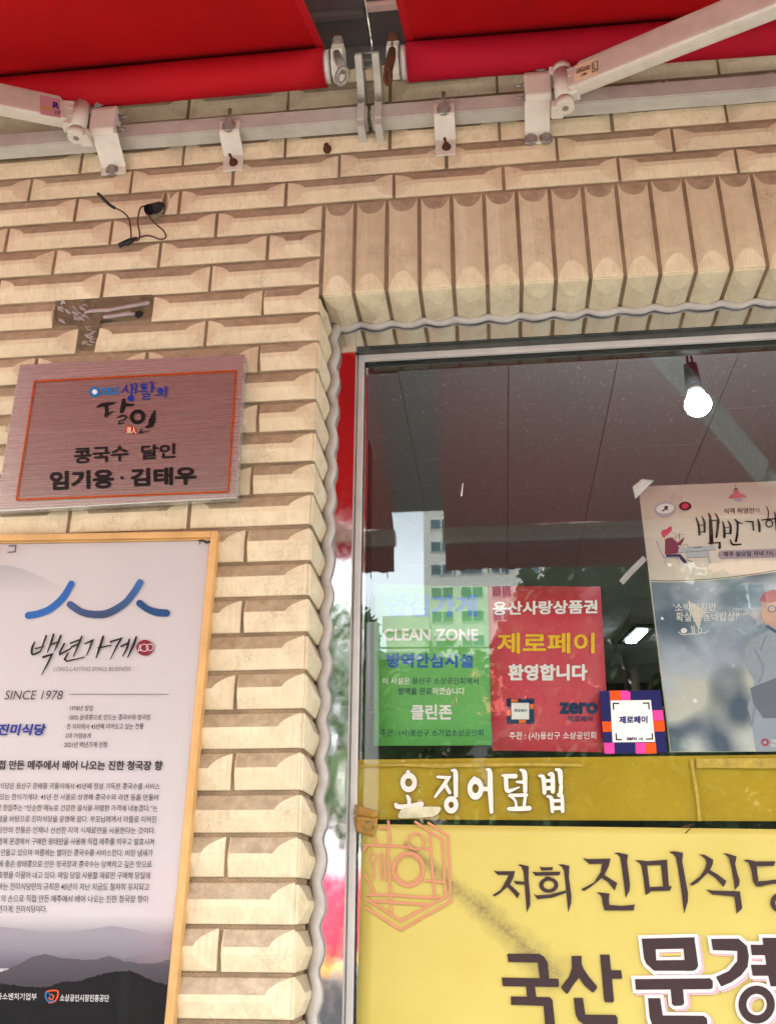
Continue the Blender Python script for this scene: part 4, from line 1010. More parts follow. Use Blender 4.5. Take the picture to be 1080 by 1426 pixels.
f = Flat(*o2, TY - .3); f.st([(210, 1118), (210, 1145), (226, 1162), (246, 1158)], 7); f.st([(224, 1122), (230, 1136), (226, 1146)], 5); f.build('swirl_logo', ink('logo_blue', (40, 110, 160)), fp)
fbox('acrylic_cover', ST + 3.7, FWID - ST - 3.7, ST + 3.7, FHGT - ST - .8, PPY - 3.4, PPY - 4.8, M_ACRYL, fp, 0)
f = Flat(*o1, PPY - 5.2); f.st([(905, 76), (925, 74), (940, 84), (964, 80)], 9, 'b', False).st([(908, 92), (914, 84)], 5, 'b'); f.build('adhesive_scrap', DK, fp); f = Flat(*o1, PPY - 5.2); f.st([(40, 100), (74, 98), (70, 126), (35, 128)], 5, 'b', False); f.build('adhesive_scrap', DK, fp)

# ---- sheets taped behind the glass
PB = GY + 6.2
PR = PB - .35
GRN = mat('green_sheet', (104, 182, 92), .45, 0, .04, 5); REDS = mat('red_sheet', (206, 62, 80), .45, 0, .04, 5)
gs = tag(quad('green_notice', [(521.4, 813.5), (678.5, 817), (684.5, 1038), (520.5, 1038.6)], PB + .6, .5, GRN, None, 4, .4), 'green CLEAN ZONE notice with blue and white Korean lettering behind the window', 'notice')
rs = tag(quad('red_notice', [(679, 816), (835.4, 817), (848.6, 1047.6), (685, 1045)], PB + 1.6, .5, REDS, None, 4, .4, 2), 'red notice with white and yellow Korean lettering behind the window', 'notice')
og = (420, 760, 3.1765); orr = (740, 780, 3.1765)
LB_ = ink('sky_blue', (66, 132, 196)); MB_ = ink('mid_blue', (36, 88, 176)); NV = ink('print_navy', (30, 52, 92)); YL = ink('yellow', (240, 196, 40)); PW = ink('paper_white', (240, 240, 236))
text('안심가게', 370, 775, 215, 315, og, PR, LB_, gs, .045); text('CLEAN ZONE', 360, 780, 367, 421, og, PR, PW, gs, .035)
text('방역안심시설', 375, 757, 475, 541, og, PR, MB_, gs, .045)
text('이 시설은', 357, 478, 583, 613, og, PR, PW, gs, .005); text('용산구 소상공인회에서', 488, 780, 583, 613, og, PR, NV, gs, .01)
text('방역을 완료', 427, 575, 627, 659, og, PR, NV, gs, .01); text('하였습니다', 578, 720, 627, 659, og, PR, PW, gs, .01)
text('클린존', 482, 664, 702, 769, og, PR, PW, gs, .03); text('주관 : (사)용산구 소기업소상공인회', 348, 802, 812, 848, og, PR, NV, gs, .004)
text('용산사랑상품권', 843, 1307, 247, 308, og, PR, PW, rs, .035, .018); text('제로페이', 865, 1294, 385, 476, og, PR, YL, rs, .025, .0)
text('환영합니다', 912, 1262, 523, 597, og, PR, PW, rs, .045, 0)
text('주관 : (사)용산구 소상공인회', 917, 1300, 824, 862, og, PR, PW, rs, .008, .005)
text('zero', 122, 292, 628, 682, orr, PR, NV, rs, .05); text('제로페이', 158, 268, 688, 716, orr, PR, NV, rs, .02)
f = Flat(*og, PR); f.poly([(905, 675), (1026, 675), (1028, 787), (906, 787)]); f.build('mark_field', NV, rs)
for pg in ([(925, 677), (955, 677), (955, 692), (925, 692)], [(907, 727), (922, 727), (922, 752), (907, 752)], [(1008, 700), (1025, 700), (1025, 722), (1008, 722)], [(960, 770), (990, 770), (990, 785), (960, 785)],): Flat(*og, PR - .25).poly(pg).build('mark_block', ink('orange', (232, 112, 40)), rs)
f = Flat(*og, PR - .5); f.poly([(926, 695), (1004, 695), (1005, 768), (927, 768)]); f.build('mark_plate', PW, rs)
text('제로페이', 938, 994, 722, 736, og, PR - .8, NV, rs, .02)

# right-hand programme poster
CREAM = mat('cream_poster_paper', (226, 216, 202), .45, 0, .04, 4)
rp = tag(quad('programme_poster', [(888, 677.5), (1130, 668.5), (1180, 1046), (932, 1047.6)], PB + .6, .5, CREAM, None, 4, .5, 3), 'cream poster behind the glass with a diner drawing above a blurred photograph of a man', 'poster')
def photo_mat():
    m, t, b = nodes('blurred_photo_print'); geo = t.nodes.new('ShaderNodeNewGeometry'); sx = t.nodes.new('ShaderNodeSeparateXYZ'); t.links.new(geo.outputs['Position'], sx.inputs[0])
    n = N(t, 'ShaderNodeTexNoise', Scale=14.0, Detail=2.0); t.links.new(geo.outputs['Position'], n.inputs['Vector'])
    za, zb = atw(950, 812, PB).z, atw(950, 1040, PB).z
    mr = t.nodes.new('ShaderNodeMapRange'); mr.inputs[1].default_value = zb; mr.inputs[2].default_value = za; t.links.new(sx.outputs['Z'], mr.inputs[0])
    r = t.nodes.new('ShaderNodeValToRGB'); t.links.new(mr.outputs[0], r.inputs[0]); e = r.color_ramp.elements
    e[0].position = 0; e[0].color = lin((214, 216, 210)); e[1].position = 1; e[1].color = lin((120, 138, 150))
    for p_, c_ in ((.38, (206, 206, 192)), (.5, (160, 168, 186)), (.75, (122, 140, 164))): q = e.new(p_); q.color = lin(c_)
    c = mixc(t, ramp(t, n.outputs['Fac'], .45, .72), r.outputs[0], lin((190, 200, 214)))
    n2 = N(t, 'ShaderNodeTexNoise', Scale=9.0, Detail=1.0); t.links.new(geo.outputs['Position'], n2.inputs['Vector'])
    c = mixc(t, ramp(t, n2.outputs['Fac'], .56, .7), c, lin((84, 98, 120)))
    t.links.new(c, b.inputs['Base Color']); b.inputs['Roughness'].default_value = .4; return m
f = Flat(0, 0, 1, PR); top = [(905.5, 810.5), (940, 811), (980, 809), (1030, 804), (1080, 796), (1130, 785)]
V0 = len(f.V)
for (xa, ya), (xb, yb) in zip(top, top[1:]):
    b = len(f.V); f.V += [f.p(xa, ya), f.p(xb, yb), f.p(xb + (1046 - yb) * .12, 1046.5), f.p(xa + (1046 - ya) * .12, 1046.5)]; f.F.append((b, b + 1, b + 2, b + 3))
f.build('photo_print', photo_mat(), rp)
f = Flat(0, 0, 1, PR - .3); f.st([(905, 808.5)] + [(x, y - 2) for x, y in top[1:]], .8, 'b'); f.build('curved_rule', DK, rp)
P2 = PR - .6
# the man at the poster's right edge
f = Flat(0, 0, 1, P2); f.poly([(1046, 890), (1068, 878), (1130, 876), (1160, 1046), (1052, 1046), (1044, 1000), (1040, 985), (1050, 950), (1036, 925), (1036, 905)]); f.build('printed_jacket', ink('jacket_grey', (166, 174, 188)), rp)
f = Flat(0, 0, 1, P2 - .3); f.poly([(1044, 958), (1080, 944), (1130, 940), (1130, 1000), (1062, 1000), (1048, 980)]); f.build('printed_bag', ink('bag_dark', (108, 114, 128)), rp)
f = Flat(0, 0, 1, P2 - .3); f.poly([(1058, 838), (1085, 836), (1110, 850), (1108, 874), (1085, 884), (1066, 872), (1060, 858)]); f.build('printed_face', ink('skin', (186, 152, 136)), rp)
f = Flat(0, 0, 1, P2 - .6); f.poly([(1057, 836), (1062, 826), (1076, 821), (1100, 824), (1112, 836), (1086, 836), (1070, 840)]); f.build('printed_cap', ink('cap_red', (170, 92, 96)), rp)
f = Flat(0, 0, 1, P2 - .6); f.ell(1074, 848, 6, 5, .75); f.st([(1068, 872), (1080, 880)], 4); f.build('printed_glasses', ink('slate', (60, 90, 130)), rp)
f = Flat(0, 0, 1, P2 - .6); f.st([(1050, 905), (1062, 930), (1056, 950)], 2.5).st([(1066, 885), (1058, 905)], 2).st([(1050, 985), (1046, 1010)], 3); f.build('printed_folds', ink('fold_blue', (136, 146, 166)), rp)
text("'소박하지만", 625, 815, 190, 228, orr, P2, PW, rp, .005, .01); text("확실한 동네밥상!'", 637, 915, 230, 272, orr, P2, PW, rp, .005, .012)
f = Flat(*orr, P2); f.st([(648, 318), (668, 330), (700, 326), (740, 326), (750, 305), (738, 300), (735, 318), (762, 322), (780, 312)], 3).st([(706, 292), (712, 326)], 4).st([(716, 292), (720, 326)], 4); f.ell(672, 312, 14, 12); f.build('bowl_doodle', PW, rp)
PK = ink('rose', (206, 60, 96)); f = Flat(*orr, P2); f.ell(1030, 806, 18, 17, .5); f.build('channel_mark', PK, rp); text('TV', 1056, 1080, 794, 808, orr, P2, PW, rp, .04); text('CL', 1056, 1080, 812, 826, orr, P2, PW, rp, .04)
oz = (900, 680, 7.714); o3 = (940, 670, 7.714)
LG = ink('lavender_grey', (170, 160, 172)); LW = ink('rice_white', (222, 216, 214)); DM = ink('aubergine', (56, 38, 48)); PKS = ink('soft_pink', (190, 104, 112)); PL = ink('plum', (132, 70, 92)); NB = ink('indigo', (60, 56, 96)); FB = ink('pale_blue_grey', (188, 196, 204))
f = Flat(*oz, PR); f.ell(193, 226, 116, 86, 0, 40, -.12); f.ell(320, 96, 57, 34, .9); f.build('bowl_drawing', LG, rp)
f = Flat(*oz, PR - .2); f.ell(196, 218, 96, 52, 0, 40, -.1); f.build('bowl_inside', LW, rp)
f = Flat(*oz, PR - .4); f.poly([(184, 200), (206, 184), (232, 196), (222, 214), (228, 240), (206, 228), (176, 250), (156, 240), (190, 222)]); f.ell(411, 191, 66, 48); f.build('garnish_drawing', DM, rp)
f = Flat(*oz, PR - .6); f.poly([(372, 186), (400, 160), (440, 166), (452, 200), (420, 220), (380, 214)]); f.poly([(150, 470), (165, 452), (210, 440), (245, 408), (268, 412), (268, 450), (240, 478), (200, 510), (186, 532), (160, 512)]); f.build('red_drawing', PK, rp)
f = Flat(*oz, PR - .3); f.poly([(194, 546), (250, 528), (276, 530), (300, 560), (330, 584), (392, 532), (404, 540), (366, 610), (330, 616), (352, 640), (340, 654), (332, 700), (194, 708)]); f.build('sweater_drawing', PL, rp)
f = Flat(*oz, PR - .4); f.poly([(204, 710), (360, 706), (424, 780), (420, 806), (396, 804), (340, 740), (208, 738)]); f.build('trouser_drawing', NB, rp)
f = Flat(*oz, PR - .3); f.poly([(340, 640), (730, 612), (742, 660), (330, 690)]).poly([(410, 690), (660, 672), (664, 736), (440, 748)]).st([(432, 690), (436, 812)], 22, 'b').st([(654, 680), (676, 806)], 22, 'b').st([(104, 562), (180, 740)], 16, 'b').st([(180, 748), (350, 745)], 16, 'b').st([(190, 760), (184, 822)], 20, 'b').st([(334, 756), (354, 820)], 18, 'b'); f.build('furniture_drawing', FB, rp)
f = Flat(*oz, PR - .6); f.st([(338, 692), (742, 662)], 4, 'b').st([(440, 748), (664, 736)], 3, 'b').st([(98, 566), (172, 742), (350, 756)], 3, 'b', False).st([(225, 490), (222, 520)], 2).st([(268, 485), (296, 480), (318, 510), (300, 545), (322, 570)], 3).st([(345, 490), (348, 540)], 7).st([(350, 500), (410, 490)], 3).st([(360, 620), (430, 600), (445, 630), (500, 632)], 3).st([(510, 634), (590, 630)], 7).st([(400, 800), (420, 804)], 9).st([(450, 775), (488, 790)], 8).st([(292, 92), (345, 100)], 2); f.build('line_drawing', DK, rp)
f = Flat(*o3, PR - .3); f.ell(672, 196, 40, 26); f.build('lamp_bulb_drawing', LG, rp)
f = Flat(*o3, PR - .5); f.poly([(624, 94), (674, 94), (684, 124), (730, 142), (768, 176), (562, 184), (590, 148), (622, 126)]); f.build('lamp_drawing', PKS, rp)
f = Flat(*o3, PR - .6); f.st([(643, 34), (646, 80)], 5, 'b').poly([(632, 78), (662, 76), (664, 92), (634, 92)]); f.build('lamp_cord_drawing', DK, rp)
text('식객 허영만', 515, 848, 290, 352, o3, PR, DK, rp, .02, .015); text('의', 850, 898, 288, 338, o3, PR, DK, rp, .0)
f = Flat(*o3, PR); f.st([(500, 792, 92), (800, 782, 94), (1150, 770, 96)], 94); f.build('caption_field', LG, rp)
text('매주 일요일 저녁 7시 50분', 515, 1190, 758, 812, o3, PR - .4, DK, rp, .015, .02)
f = Flat(*o3, PR - .3)
f.st([(220, 392, 14), (246, 470, 22), (256, 574, 26)], 22).st([(284, 382, 12), (308, 440, 24), (312, 545, 22)], 20).st([(262, 476), (305, 470)], 9).st([(260, 548), (318, 544)], 12)
f.st([(354, 345, 14), (372, 400, 30), (380, 530, 42), (384, 662, 44)], 38).st([(428, 350, 14), (456, 410, 26), (450, 510, 28), (438, 604, 20)], 24).st([(390, 424), (445, 420)], 12).st([(352, 668, 12), (474, 660, 16), (472, 714, 30)], 16, 'r', False)
f.st([(506, 436, 12), (522, 510, 26), (524, 600, 26)], 24).st([(562, 430, 12), (590, 480, 24), (588, 560, 28)], 22).st([(530, 500), (580, 494)], 8).st([(535, 562), (592, 560)], 12).st([(634, 412, 12), (664, 450, 22), (662, 560, 24), (648, 645, 26)], 22).st([(668, 440), (720, 460, 8)], 16).st([(590, 630, 12), (612, 680, 22), (704, 678, 14)], 16)
f.st([(745, 432, 10), (828, 436, 16), (832, 460, 18), (836, 530, 14)], 16, 'r', False).st([(884, 412, 16), (898, 470, 28), (902, 540, 20)], 24)
f.st([(976, 276, 10), (996, 330, 12), (992, 400, 12)], 12).st([(922, 418, 12), (1000, 408, 16), (1090, 404, 14)], 14); f.ell(1006, 456, 42, 44, .68, 32); f.st([(1060, 330, 10), (1076, 400, 26), (1084, 520, 22)], 22)
f.build('brush_lettering', K, rp)

# ---- things stuck on the glass itself
clear_tape, _t, _b = nodes('clear_tape'); _b.inputs['Base Color'].default_value = (.75, .75, .72, 1); _b.inputs['Alpha'].default_value = .42; _b.inputs['Roughness'].default_value = .2
tp = tag(quad('tape_piece', [(880, 678), (893, 667), (910, 669), (884, 695)], GY - 1.2, .3, clear_tape, None, 5, .8), 'crumpled piece of clear tape at the top left corner of the cream poster', 'tape')
f = Flat(*(740, 780, 3.1765), GY - .8); f.st([(395, 100, 26), (430, 60, 26), (500, -10, 26)], 26, 'b'); tag(f.build('tape_strip', clear_tape, None), 'long strip of clear tape slanting across the glass left of the cream poster', 'tape')
f = Flat(0, 0, 1, GY - .6); f.st([(644, 673, 1), (642.2, 690, 2.2)], 1.5); tag(f.build('paper_scrap', WH, None), 'tiny white sliver of paper stuck on the dark upper glass', 'scrap')
zp = tag(quad('payment_sticker', [(834.5, 962.5), (918.5, 961), (928.3, 1048), (840.8, 1049.5)], GY - .4, .4, ink('sticker_navy', (34, 34, 92), .3), None, 1), 'square payment sticker with navy, pink and orange blocks round a white panel', 'sticker')
md = zp.modifiers.new('rounded_corners', 'BEVEL'); md.width = .006; md.segments = 3; md.limit_method = 'ANGLE'; md.angle_limit = R(30)
zp.modifiers.remove(md)
SY = GY - 1.1
OR = ink('sticker_orange', (240, 84, 24), .3); PN = ink('sticker_pink', (226, 70, 160), .3)
for pg in ([(343, 578), (391, 577), (394, 620), (347, 620)], [(310, 714), (354, 714), (358, 759), (314, 760)], [(535, 711), (585, 710), (589, 757), (541, 758)], [(503, 808), (548, 807), (551, 855), (504, 856)],): Flat(*orr, SY).poly(pg).build('sticker_block', OR, zp)
for pg in ([(391, 577), (420, 577), (430, 582), (435, 584), (436, 619), (394, 620)], [(531, 664), (579, 663), (584, 709), (536, 710)], [(317, 808), (364, 808), (366, 856), (322, 856)], [(457, 808), (503, 808), (504, 856), (459, 856)],): Flat(*orr, SY).poly(pg).build('sticker_block', PN, zp)
f = Flat(*orr, SY - .3); f.poly([(347, 621), (526, 619), (545, 804), (357, 806)]); f.build('sticker_panel', PW, zp)
f = Flat(*orr, SY - .6); f.st([(361, 662), (360, 634), (386, 634)], 6, 'b', False).st([(490, 633), (516, 632), (518, 660)], 6, 'b', False).st([(372, 766), (374, 794), (398, 794)], 6, 'b', False).st([(504, 792), (533, 791), (532, 766)], 6, 'b', False); f.build('corner_marks', K, zp)
text('제로페이', 385, 511, 690, 724, orr, SY - .6, NAVY, zp, .045, .015); text('zero', 418, 464, 784, 797, orr, SY - .6, NV, zp, .05); text('서울', 471, 491, 784, 797, orr, SY - .6, NV, zp, .02)

# amber film band across the glass with white cut-out letters
def film():
    m, t, b = nodes('amber_window_film'); geo = t.nodes.new('ShaderNodeNewGeometry')
    n = N(t, 'ShaderNodeTexNoise', Scale=6.0, Detail=4.0); t.links.new(geo.outputs['Position'], n.inputs['Vector'])
    c = mixc(t, ramp(t, n.outputs['Fac'], .3, .7), (.62, .41, .006, 1), (.74, .50, .010, 1))
    t.links.new(c, b.inputs['Base Color']); b.inputs['Roughness'].default_value = .3
    tr = t.nodes.new('ShaderNodeBsdfTransparent'); tr.inputs[0].default_value = (.75, .52, .03, 1)
    mx = t.nodes.new('ShaderNodeMixShader'); mx.inputs[0].default_value = .22
    t.links.new(b.outputs[0], mx.inputs[1]); t.links.new(tr.outputs[0], mx.inputs[2]); t.links.new(mx.outputs[0], t.nodes['Material Output'].inputs[0]); return m
fl = tag(quad('window_film', [(497, 1058), (1180, 1050), (1180, 1144), (497, 1141)], PB + .3, .3, film(), None, 2), 'amber yellow film band across the glass with white Korean letters 오징어덮밥', 'window film')
M_LET = mat('chipped_white_vinyl', (236, 224, 214), .4, 0, .05, 60)
M_OUT = ink('letter_outline', (74, 52, 24))
def vinyl(fn):
    for nm, m, k, Y in (('letter_outline', M_OUT, 9, GY - .35), ('letter', M_LET, 0, GY - .9)):
        yield nm, m, k, Y
def s5(f, k):
    f.ell(464, 268, 78 + k * .5, 92 + k * .5, (.42 if k == 0 else .33), 36)
    f.st([(458, 168), (460, 190)], 36 + k)
    f.st([(452, 396, 30 + k), (468, 430, 38 + k), (466, 470, 34 + k)], 36 + k).st([(345, 478, 40 + k), (370, 496, 46 + k), (480, 490, 46 + k), (582, 472, 52 + k)], 46 + k)
    f.st([(735, 215, 26 + k), (838, 222, 34 + k), (790, 300, 40 + k), (712, 402, 26 + k)], 34 + k, 'r', False).st([(808, 290, 34 + k), (848, 362, 34 + k)], 34 + k)
    f.st([(868, 155, 20 + k), (902, 170, 44 + k), (906, 300, 44 + k), (908, 392, 40 + k)], 42 + k)
    f.ell(863, 478, 68 + k * .5, 82 + k * .5, (.36 if k == 0 else .28), 36)
def s6(f, k):
    f.ell(146, 325, 76 + k * .5, 106 + k * .5, (.40 if k == 0 else .33), 36); f.st([(135, 226), (140, 245)], 34 + k)
    f.st([(250, 144, 22 + k), (280, 170, 46 + k), (285, 340, 50 + k), (296, 545, 36 + k)], 46 + k).st([(215, 328), (270, 330)], 44 + k, 'b')
    f.st([(398, 202, 22 + k), (430, 215, 40 + k), (438, 330, 42 + k), (470, 345, 36 + k), (555, 312, 14 + k)], 34 + k).st([(430, 208), (520, 208, 46 + k)], 42 + k)
    f.st([(566, 148, 20 + k), (604, 175, 48 + k), (612, 280, 42 + k), (612, 350, 40 + k)], 42 + k).st([(535, 262, 24 + k), (592, 264, 34 + k)], 30 + k)
    f.st([(468, 390), (625, 386)], 34 + k).st([(480, 400, 24 + k), (520, 440, 24 + k), (528, 500, 28 + k)], 26 + k).st([(614, 400), (600, 500)], 30 + k).st([(458, 516, 36 + k), (540, 516, 44 + k), (650, 510, 46 + k)], 40 + k)
    f.st([(744, 204, 22 + k), (782, 225, 42 + k), (794, 365, 38 + k)], 38 + k).st([(838, 192, 32 + k), (868, 200, 42 + k), (872, 352, 42 + k)], 38 + k).st([(800, 252), (860, 250)], 32 + k, 'b').st([(800, 322), (860, 320)], 40 + k, 'b')
    f.st([(898, 145, 22 + k), (938, 165, 46 + k), (946, 270, 40 + k)], 42 + k).st([(950, 300), (944, 368)], 38 + k)
    f.st([(820, 398, 22 + k), (858, 420, 40 + k), (868, 540, 34 + k)], 36 + k).st([(932, 385, 44 + k), (958, 400, 34 + k), (964, 538, 36 + k)], 36 + k).st([(870, 440), (945, 438)], 32 + k, 'b').st([(872, 510), (950, 508)], 38 + k, 'b')
for nm, m_, k, Y in vinyl(0):
    f = Flat(500, 1050, 6.75, Y); s5(f, k); f.build(nm, m_, fl)
    f = Flat(640, 1050, 6.75, Y); s6(f, k); f.build(nm, m_, fl)
M_OLDT = mat('yellowed_tape_residue', (170, 146, 50), .5, 0, .3, 60, .5, 90)
M_OLDW = mat('pale_old_tape', (214, 210, 176), .4, 0, .25, 40, .5, 80)
f = Flat(740, 1030, 3.1765, GY - .7)
f.poly([(726, 84), (1120, 82), (1120, 128), (760, 124), (728, 126)]); f.st([(705, 85), (716, 160), (730, 240), (742, 360)], 14, 'b'); f.build('tape_residue', M_OLDT, fl)
f = Flat(500, 1050, 6.75, GY - 1.6)
pts = [(370, 560), (395, 520), (440, 505), (520, 500), (640, 494), (760, 498), (768, 520), (740, 560), (700, 588), (560, 600), (440, 606), (380, 604), (362, 590)]
f.poly(pts); f.build('peeling_tape', M_OLDW, fl)
f = Flat(500, 1050, 6.75, GY - .5); f.poly([(5, 98), (190, 96), (330, 94), (470, 90), (640, 92), (1600, 84), (2100, 92), (2100, 118), (1500, 112), (700, 130), (400, 112), (190, 118), (5, 124)]); f.build('tape_residue', M_OLDT, fl)

# ---- yellow vinyl banner hung in front of the glass
def banner_mat():
    m, t, b = nodes('yellow_banner_vinyl'); geo = t.nodes.new('ShaderNodeNewGeometry'); pos = geo.outputs['Position']
    n = N(t, 'ShaderNodeTexNoise', Scale=5.0, Detail=6.0, Roughness=.6); t.links.new(pos, n.inputs['Vector'])
    c = mixc(t, ramp(t, n.outputs['Fac'], .3, .7), lin((198, 181, 88)), lin((207, 191, 103)))
    sx = t.nodes.new('ShaderNodeSeparateXYZ'); t.links.new(pos, sx.inputs[0])
    a = atw(560, 1172, BY); e = atw(792, 1372, BY); L = math.hypot(e.x - a.x, e.z - a.z); ux, uz = (e.x - a.x) / L, (e.z - a.z) / L
    def lc(kx, kz, k0):
        m1 = N(t, 'ShaderNodeMath', operation='MULTIPLY_ADD'); t.links.new(sx.outputs['X'], m1.inputs[0]); m1.inputs[1].default_value = kx; m1.inputs[2].default_value = k0
        m2 = N(t, 'ShaderNodeMath', operation='MULTIPLY_ADD'); t.links.new(sx.outputs['Z'], m2.inputs[0]); m2.inputs[1].default_value = kz; t.links.new(m1.outputs[0], m2.inputs[2]); return m2.outputs[0]
    al = lc(ux / L, uz / L, -(a.x * ux + a.z * uz) / L); ac = lc(-uz, ux, (a.x * uz - a.z * ux))
    ab = N(t, 'ShaderNodeMath', operation='ABSOLUTE'); t.links.new(ac, ab.inputs[0])
    # the smear widens as it runs down
    wd = N(t, 'ShaderNodeMapRange'); t.links.new(al, wd.inputs[0]); wd.inputs[3].default_value = .010; wd.inputs[4].default_value = .046
    dv = N(t, 'ShaderNodeMath', operation='DIVIDE'); t.links.new(ab.outputs[0], dv.inputs[0]); t.links.new(wd.outputs[0], dv.inputs[1])
    n2 = N(t, 'ShaderNodeTexNoise', Scale=30.0, Detail=8.0, Roughness=.7); t.links.new(pos, n2.inputs['Vector'])
    ad = N(t, 'ShaderNodeMath', operation='MULTIPLY_ADD'); t.links.new(n2.outputs['Fac'], ad.inputs[0]); ad.inputs[1].default_value = 1.6; t.links.new(dv.outputs[0], ad.inputs[2])
    core = ramp(t, ad.outputs[0], .72, 1.0, (1, 1, 1, 1), (0, 0, 0, 1))
    sm = N(t, 'ShaderNodeMapRange'); t.links.new(ad.outputs[0], sm.inputs[0]); sm.inputs[1].default_value = .75; sm.inputs[2].default_value = 1.75; sm.inputs[3].default_value = 1; sm.inputs[4].default_value = 0
    l1 = ramp(t, al, -.03, .02); l2 = ramp(t, al, .93, 1.06, (1, 1, 1, 1), (0, 0, 0, 1))
    k1 = N(t, 'ShaderNodeMath', operation='MULTIPLY'); t.links.new(l1, k1.inputs[0]); t.links.new(l2, k1.inputs[1])
    k2 = N(t, 'ShaderNodeMath', operation='MULTIPLY'); t.links.new(k1.outputs[0], k2.inputs[0]); t.links.new(sm.outputs[0], k2.inputs[1])
    n3 = N(t, 'ShaderNodeTexNoise', Scale=240.0, Detail=3.0); t.links.new(pos, n3.inputs['Vector'])
    k3 = N(t, 'ShaderNodeMath', operation='MULTIPLY'); t.links.new(k2.outputs[0], k3.inputs[0]); t.links.new(ramp(t, n3.outputs['Fac'], .35, .6, (.45, .45, .45, 1), (.85, .85, .85, 1)), k3.inputs[1])
    c = mixc(t, k3.outputs[0], c, lin((120, 104, 62)))
    t.links.new(c, b.inputs['Base Color']); b.inputs['Roughness'].default_value = .42; return m
BY = 144
bn = tag(quad('vinyl_banner', [(504, 1147.5), (1180, 1156), (1180, 1640), (490, 1640)], BY, .8, banner_mat(), None, 30, 1.1, 1.3), 'large yellow vinyl banner with dark Korean lettering and pink hexagon emblem over the lower window', 'banner')
BR = ink('umber', (62, 46, 48)); SAL = ink('salmon', (208, 144, 112)); BYP = BY - 3.4
ob = (680, 1170, 5.4); f = Flat(*ob, BYP)
P_ = lambda *q: f.poly(list(q))
f.poly([(36, 228), (66, 234), (198, 232), (186, 280), (160, 335), (128, 310), (150, 262), (70, 262)]); f.poly([(160, 335), (128, 305), (92, 372), (28, 414), (44, 424), (80, 404), (128, 362)])
f.poly([(150, 322), (234, 402), (216, 440), (186, 400), (140, 352)]); f.poly([(186, 306), (268, 312), (272, 334), (206, 332)])
f.poly([(218, 186), (240, 182), (270, 188), (300, 196), (300, 300), (312, 420), (312, 490), (286, 546), (270, 340), (262, 240), (246, 200)])
f.poly([(380, 196), (400, 204), (484, 202), (478, 226), (396, 228)]); f.poly([(328, 236), (360, 240), (540, 236), (530, 264), (350, 268)]); f.poly([(420, 274), (462, 276), (462, 290), (430, 292)])
f.ell(451, 337, 72, 58, .56, 36); f.poly([(338, 406), (362, 414), (460, 408), (580, 378), (582, 396), (480, 432), (366, 444)])
f.poly([(520, 184), (552, 180), (580, 186), (606, 192), (602, 280), (622, 420), (620, 470), (598, 548), (584, 400), (566, 230), (550, 200)])
f.poly([(704, 134), (750, 142), (916, 138), (900, 200), (868, 262), (838, 250), (852, 178), (756, 180)]); f.poly([(868, 262), (836, 245), (790, 318), (694, 370), (718, 382), (770, 350), (834, 298)])
f.poly([(850, 250), (966, 322), (946, 380), (900, 318), (846, 282)])
f.poly([(936, 98), (970, 92), (1046, 108), (1040, 160), (1050, 240), (1062, 330), (1058, 380), (1028, 438), (1016, 330), (1002, 220), (988, 130), (966, 106)])
f.poly([(804, 394), (836, 392), (908, 402), (902, 440), (908, 486), (1000, 494), (1098, 484), (1090, 528), (870, 528), (856, 480), (850, 430), (830, 404)])
f.build('brush_lettering', BR, bn)
ob = (880, 1170, 5.4); f = Flat(*ob, BYP)
f.poly([(14, 152), (60, 150), (112, 158), (110, 190), (130, 350), (134, 392), (98, 414), (84, 300), (66, 190), (48, 168)]); f.poly([(112, 158), (262, 146), (262, 186), (110, 190)]); f.poly([(214, 186), (262, 180), (274, 346), (296, 346), (282, 380), (132, 384), (130, 352), (230, 348)])
f.poly([(272, 88), (310, 82), (380, 94), (374, 160), (392, 260), (418, 400), (416, 460), (388, 554), (370, 400), (340, 200), (326, 130), (304, 104)])
f.poly([(496, 108), (540, 108), (606, 146), (604, 180), (584, 222), (560, 250), (544, 218), (556, 170), (546, 140), (520, 118)]); f.poly([(586, 222), (544, 215), (510, 270), (430, 330), (450, 342), (490, 320), (560, 252)]); f.poly([(574, 220), (640, 256), (706, 308), (684, 354), (630, 290), (564, 244)])
f.poly([(672, 100), (706, 98), (782, 122), (772, 180), (788, 250), (806, 300), (802, 340), (768, 374), (760, 300), (742, 200), (722, 130), (700, 110)])
f.poly([(550, 370), (600, 378), (808, 384), (812, 424), (766, 424), (640, 412), (602, 410)]); f.poly([(764, 420), (812, 420), (824, 500), (822, 516), (782, 554), (774, 480)])
f.poly([(828, 150), (870, 146), (928, 160), (934, 200), (946, 300), (930, 348), (906, 310), (892, 220), (872, 170)]); f.poly([(928, 160), (1076, 158), (1062, 194), (934, 196)]); f.poly([(930, 348), (946, 308), (1000, 306), (1120, 290), (1120, 324), (1040, 330), (960, 350)])
f.ell(1110, 470, 74, 74, .5, 36); f.poly([(1160, 120), (1200, 120), (1200, 420), (1180, 440), (1170, 260)])
f.build('brush_lettering', BR, bn)
ob = (690, 1290, 5.4); f = Flat(*ob, BYP)
f.poly([(86, 205), (325, 206), (360, 226), (388, 270), (400, 390), (330, 388), (316, 272), (92, 268)]); f.poly([(44, 384), (470, 394), (476, 440), (470, 456), (52, 450)]); f.poly([(226, 452), (294, 452), (304, 530), (234, 528)]); f.poly([(112, 526), (406, 532), (426, 556), (450, 790), (374, 790), (358, 598), (114, 590)])
f.poly([(568, 222), (644, 222), (644, 280), (660, 320), (646, 372), (624, 386), (582, 440), (540, 506), (528, 506), (492, 466), (492, 452), (548, 380), (572, 310)]); f.poly([(640, 290), (700, 380), (760, 450), (758, 468), (734, 496), (722, 496), (660, 440), (624, 386)])
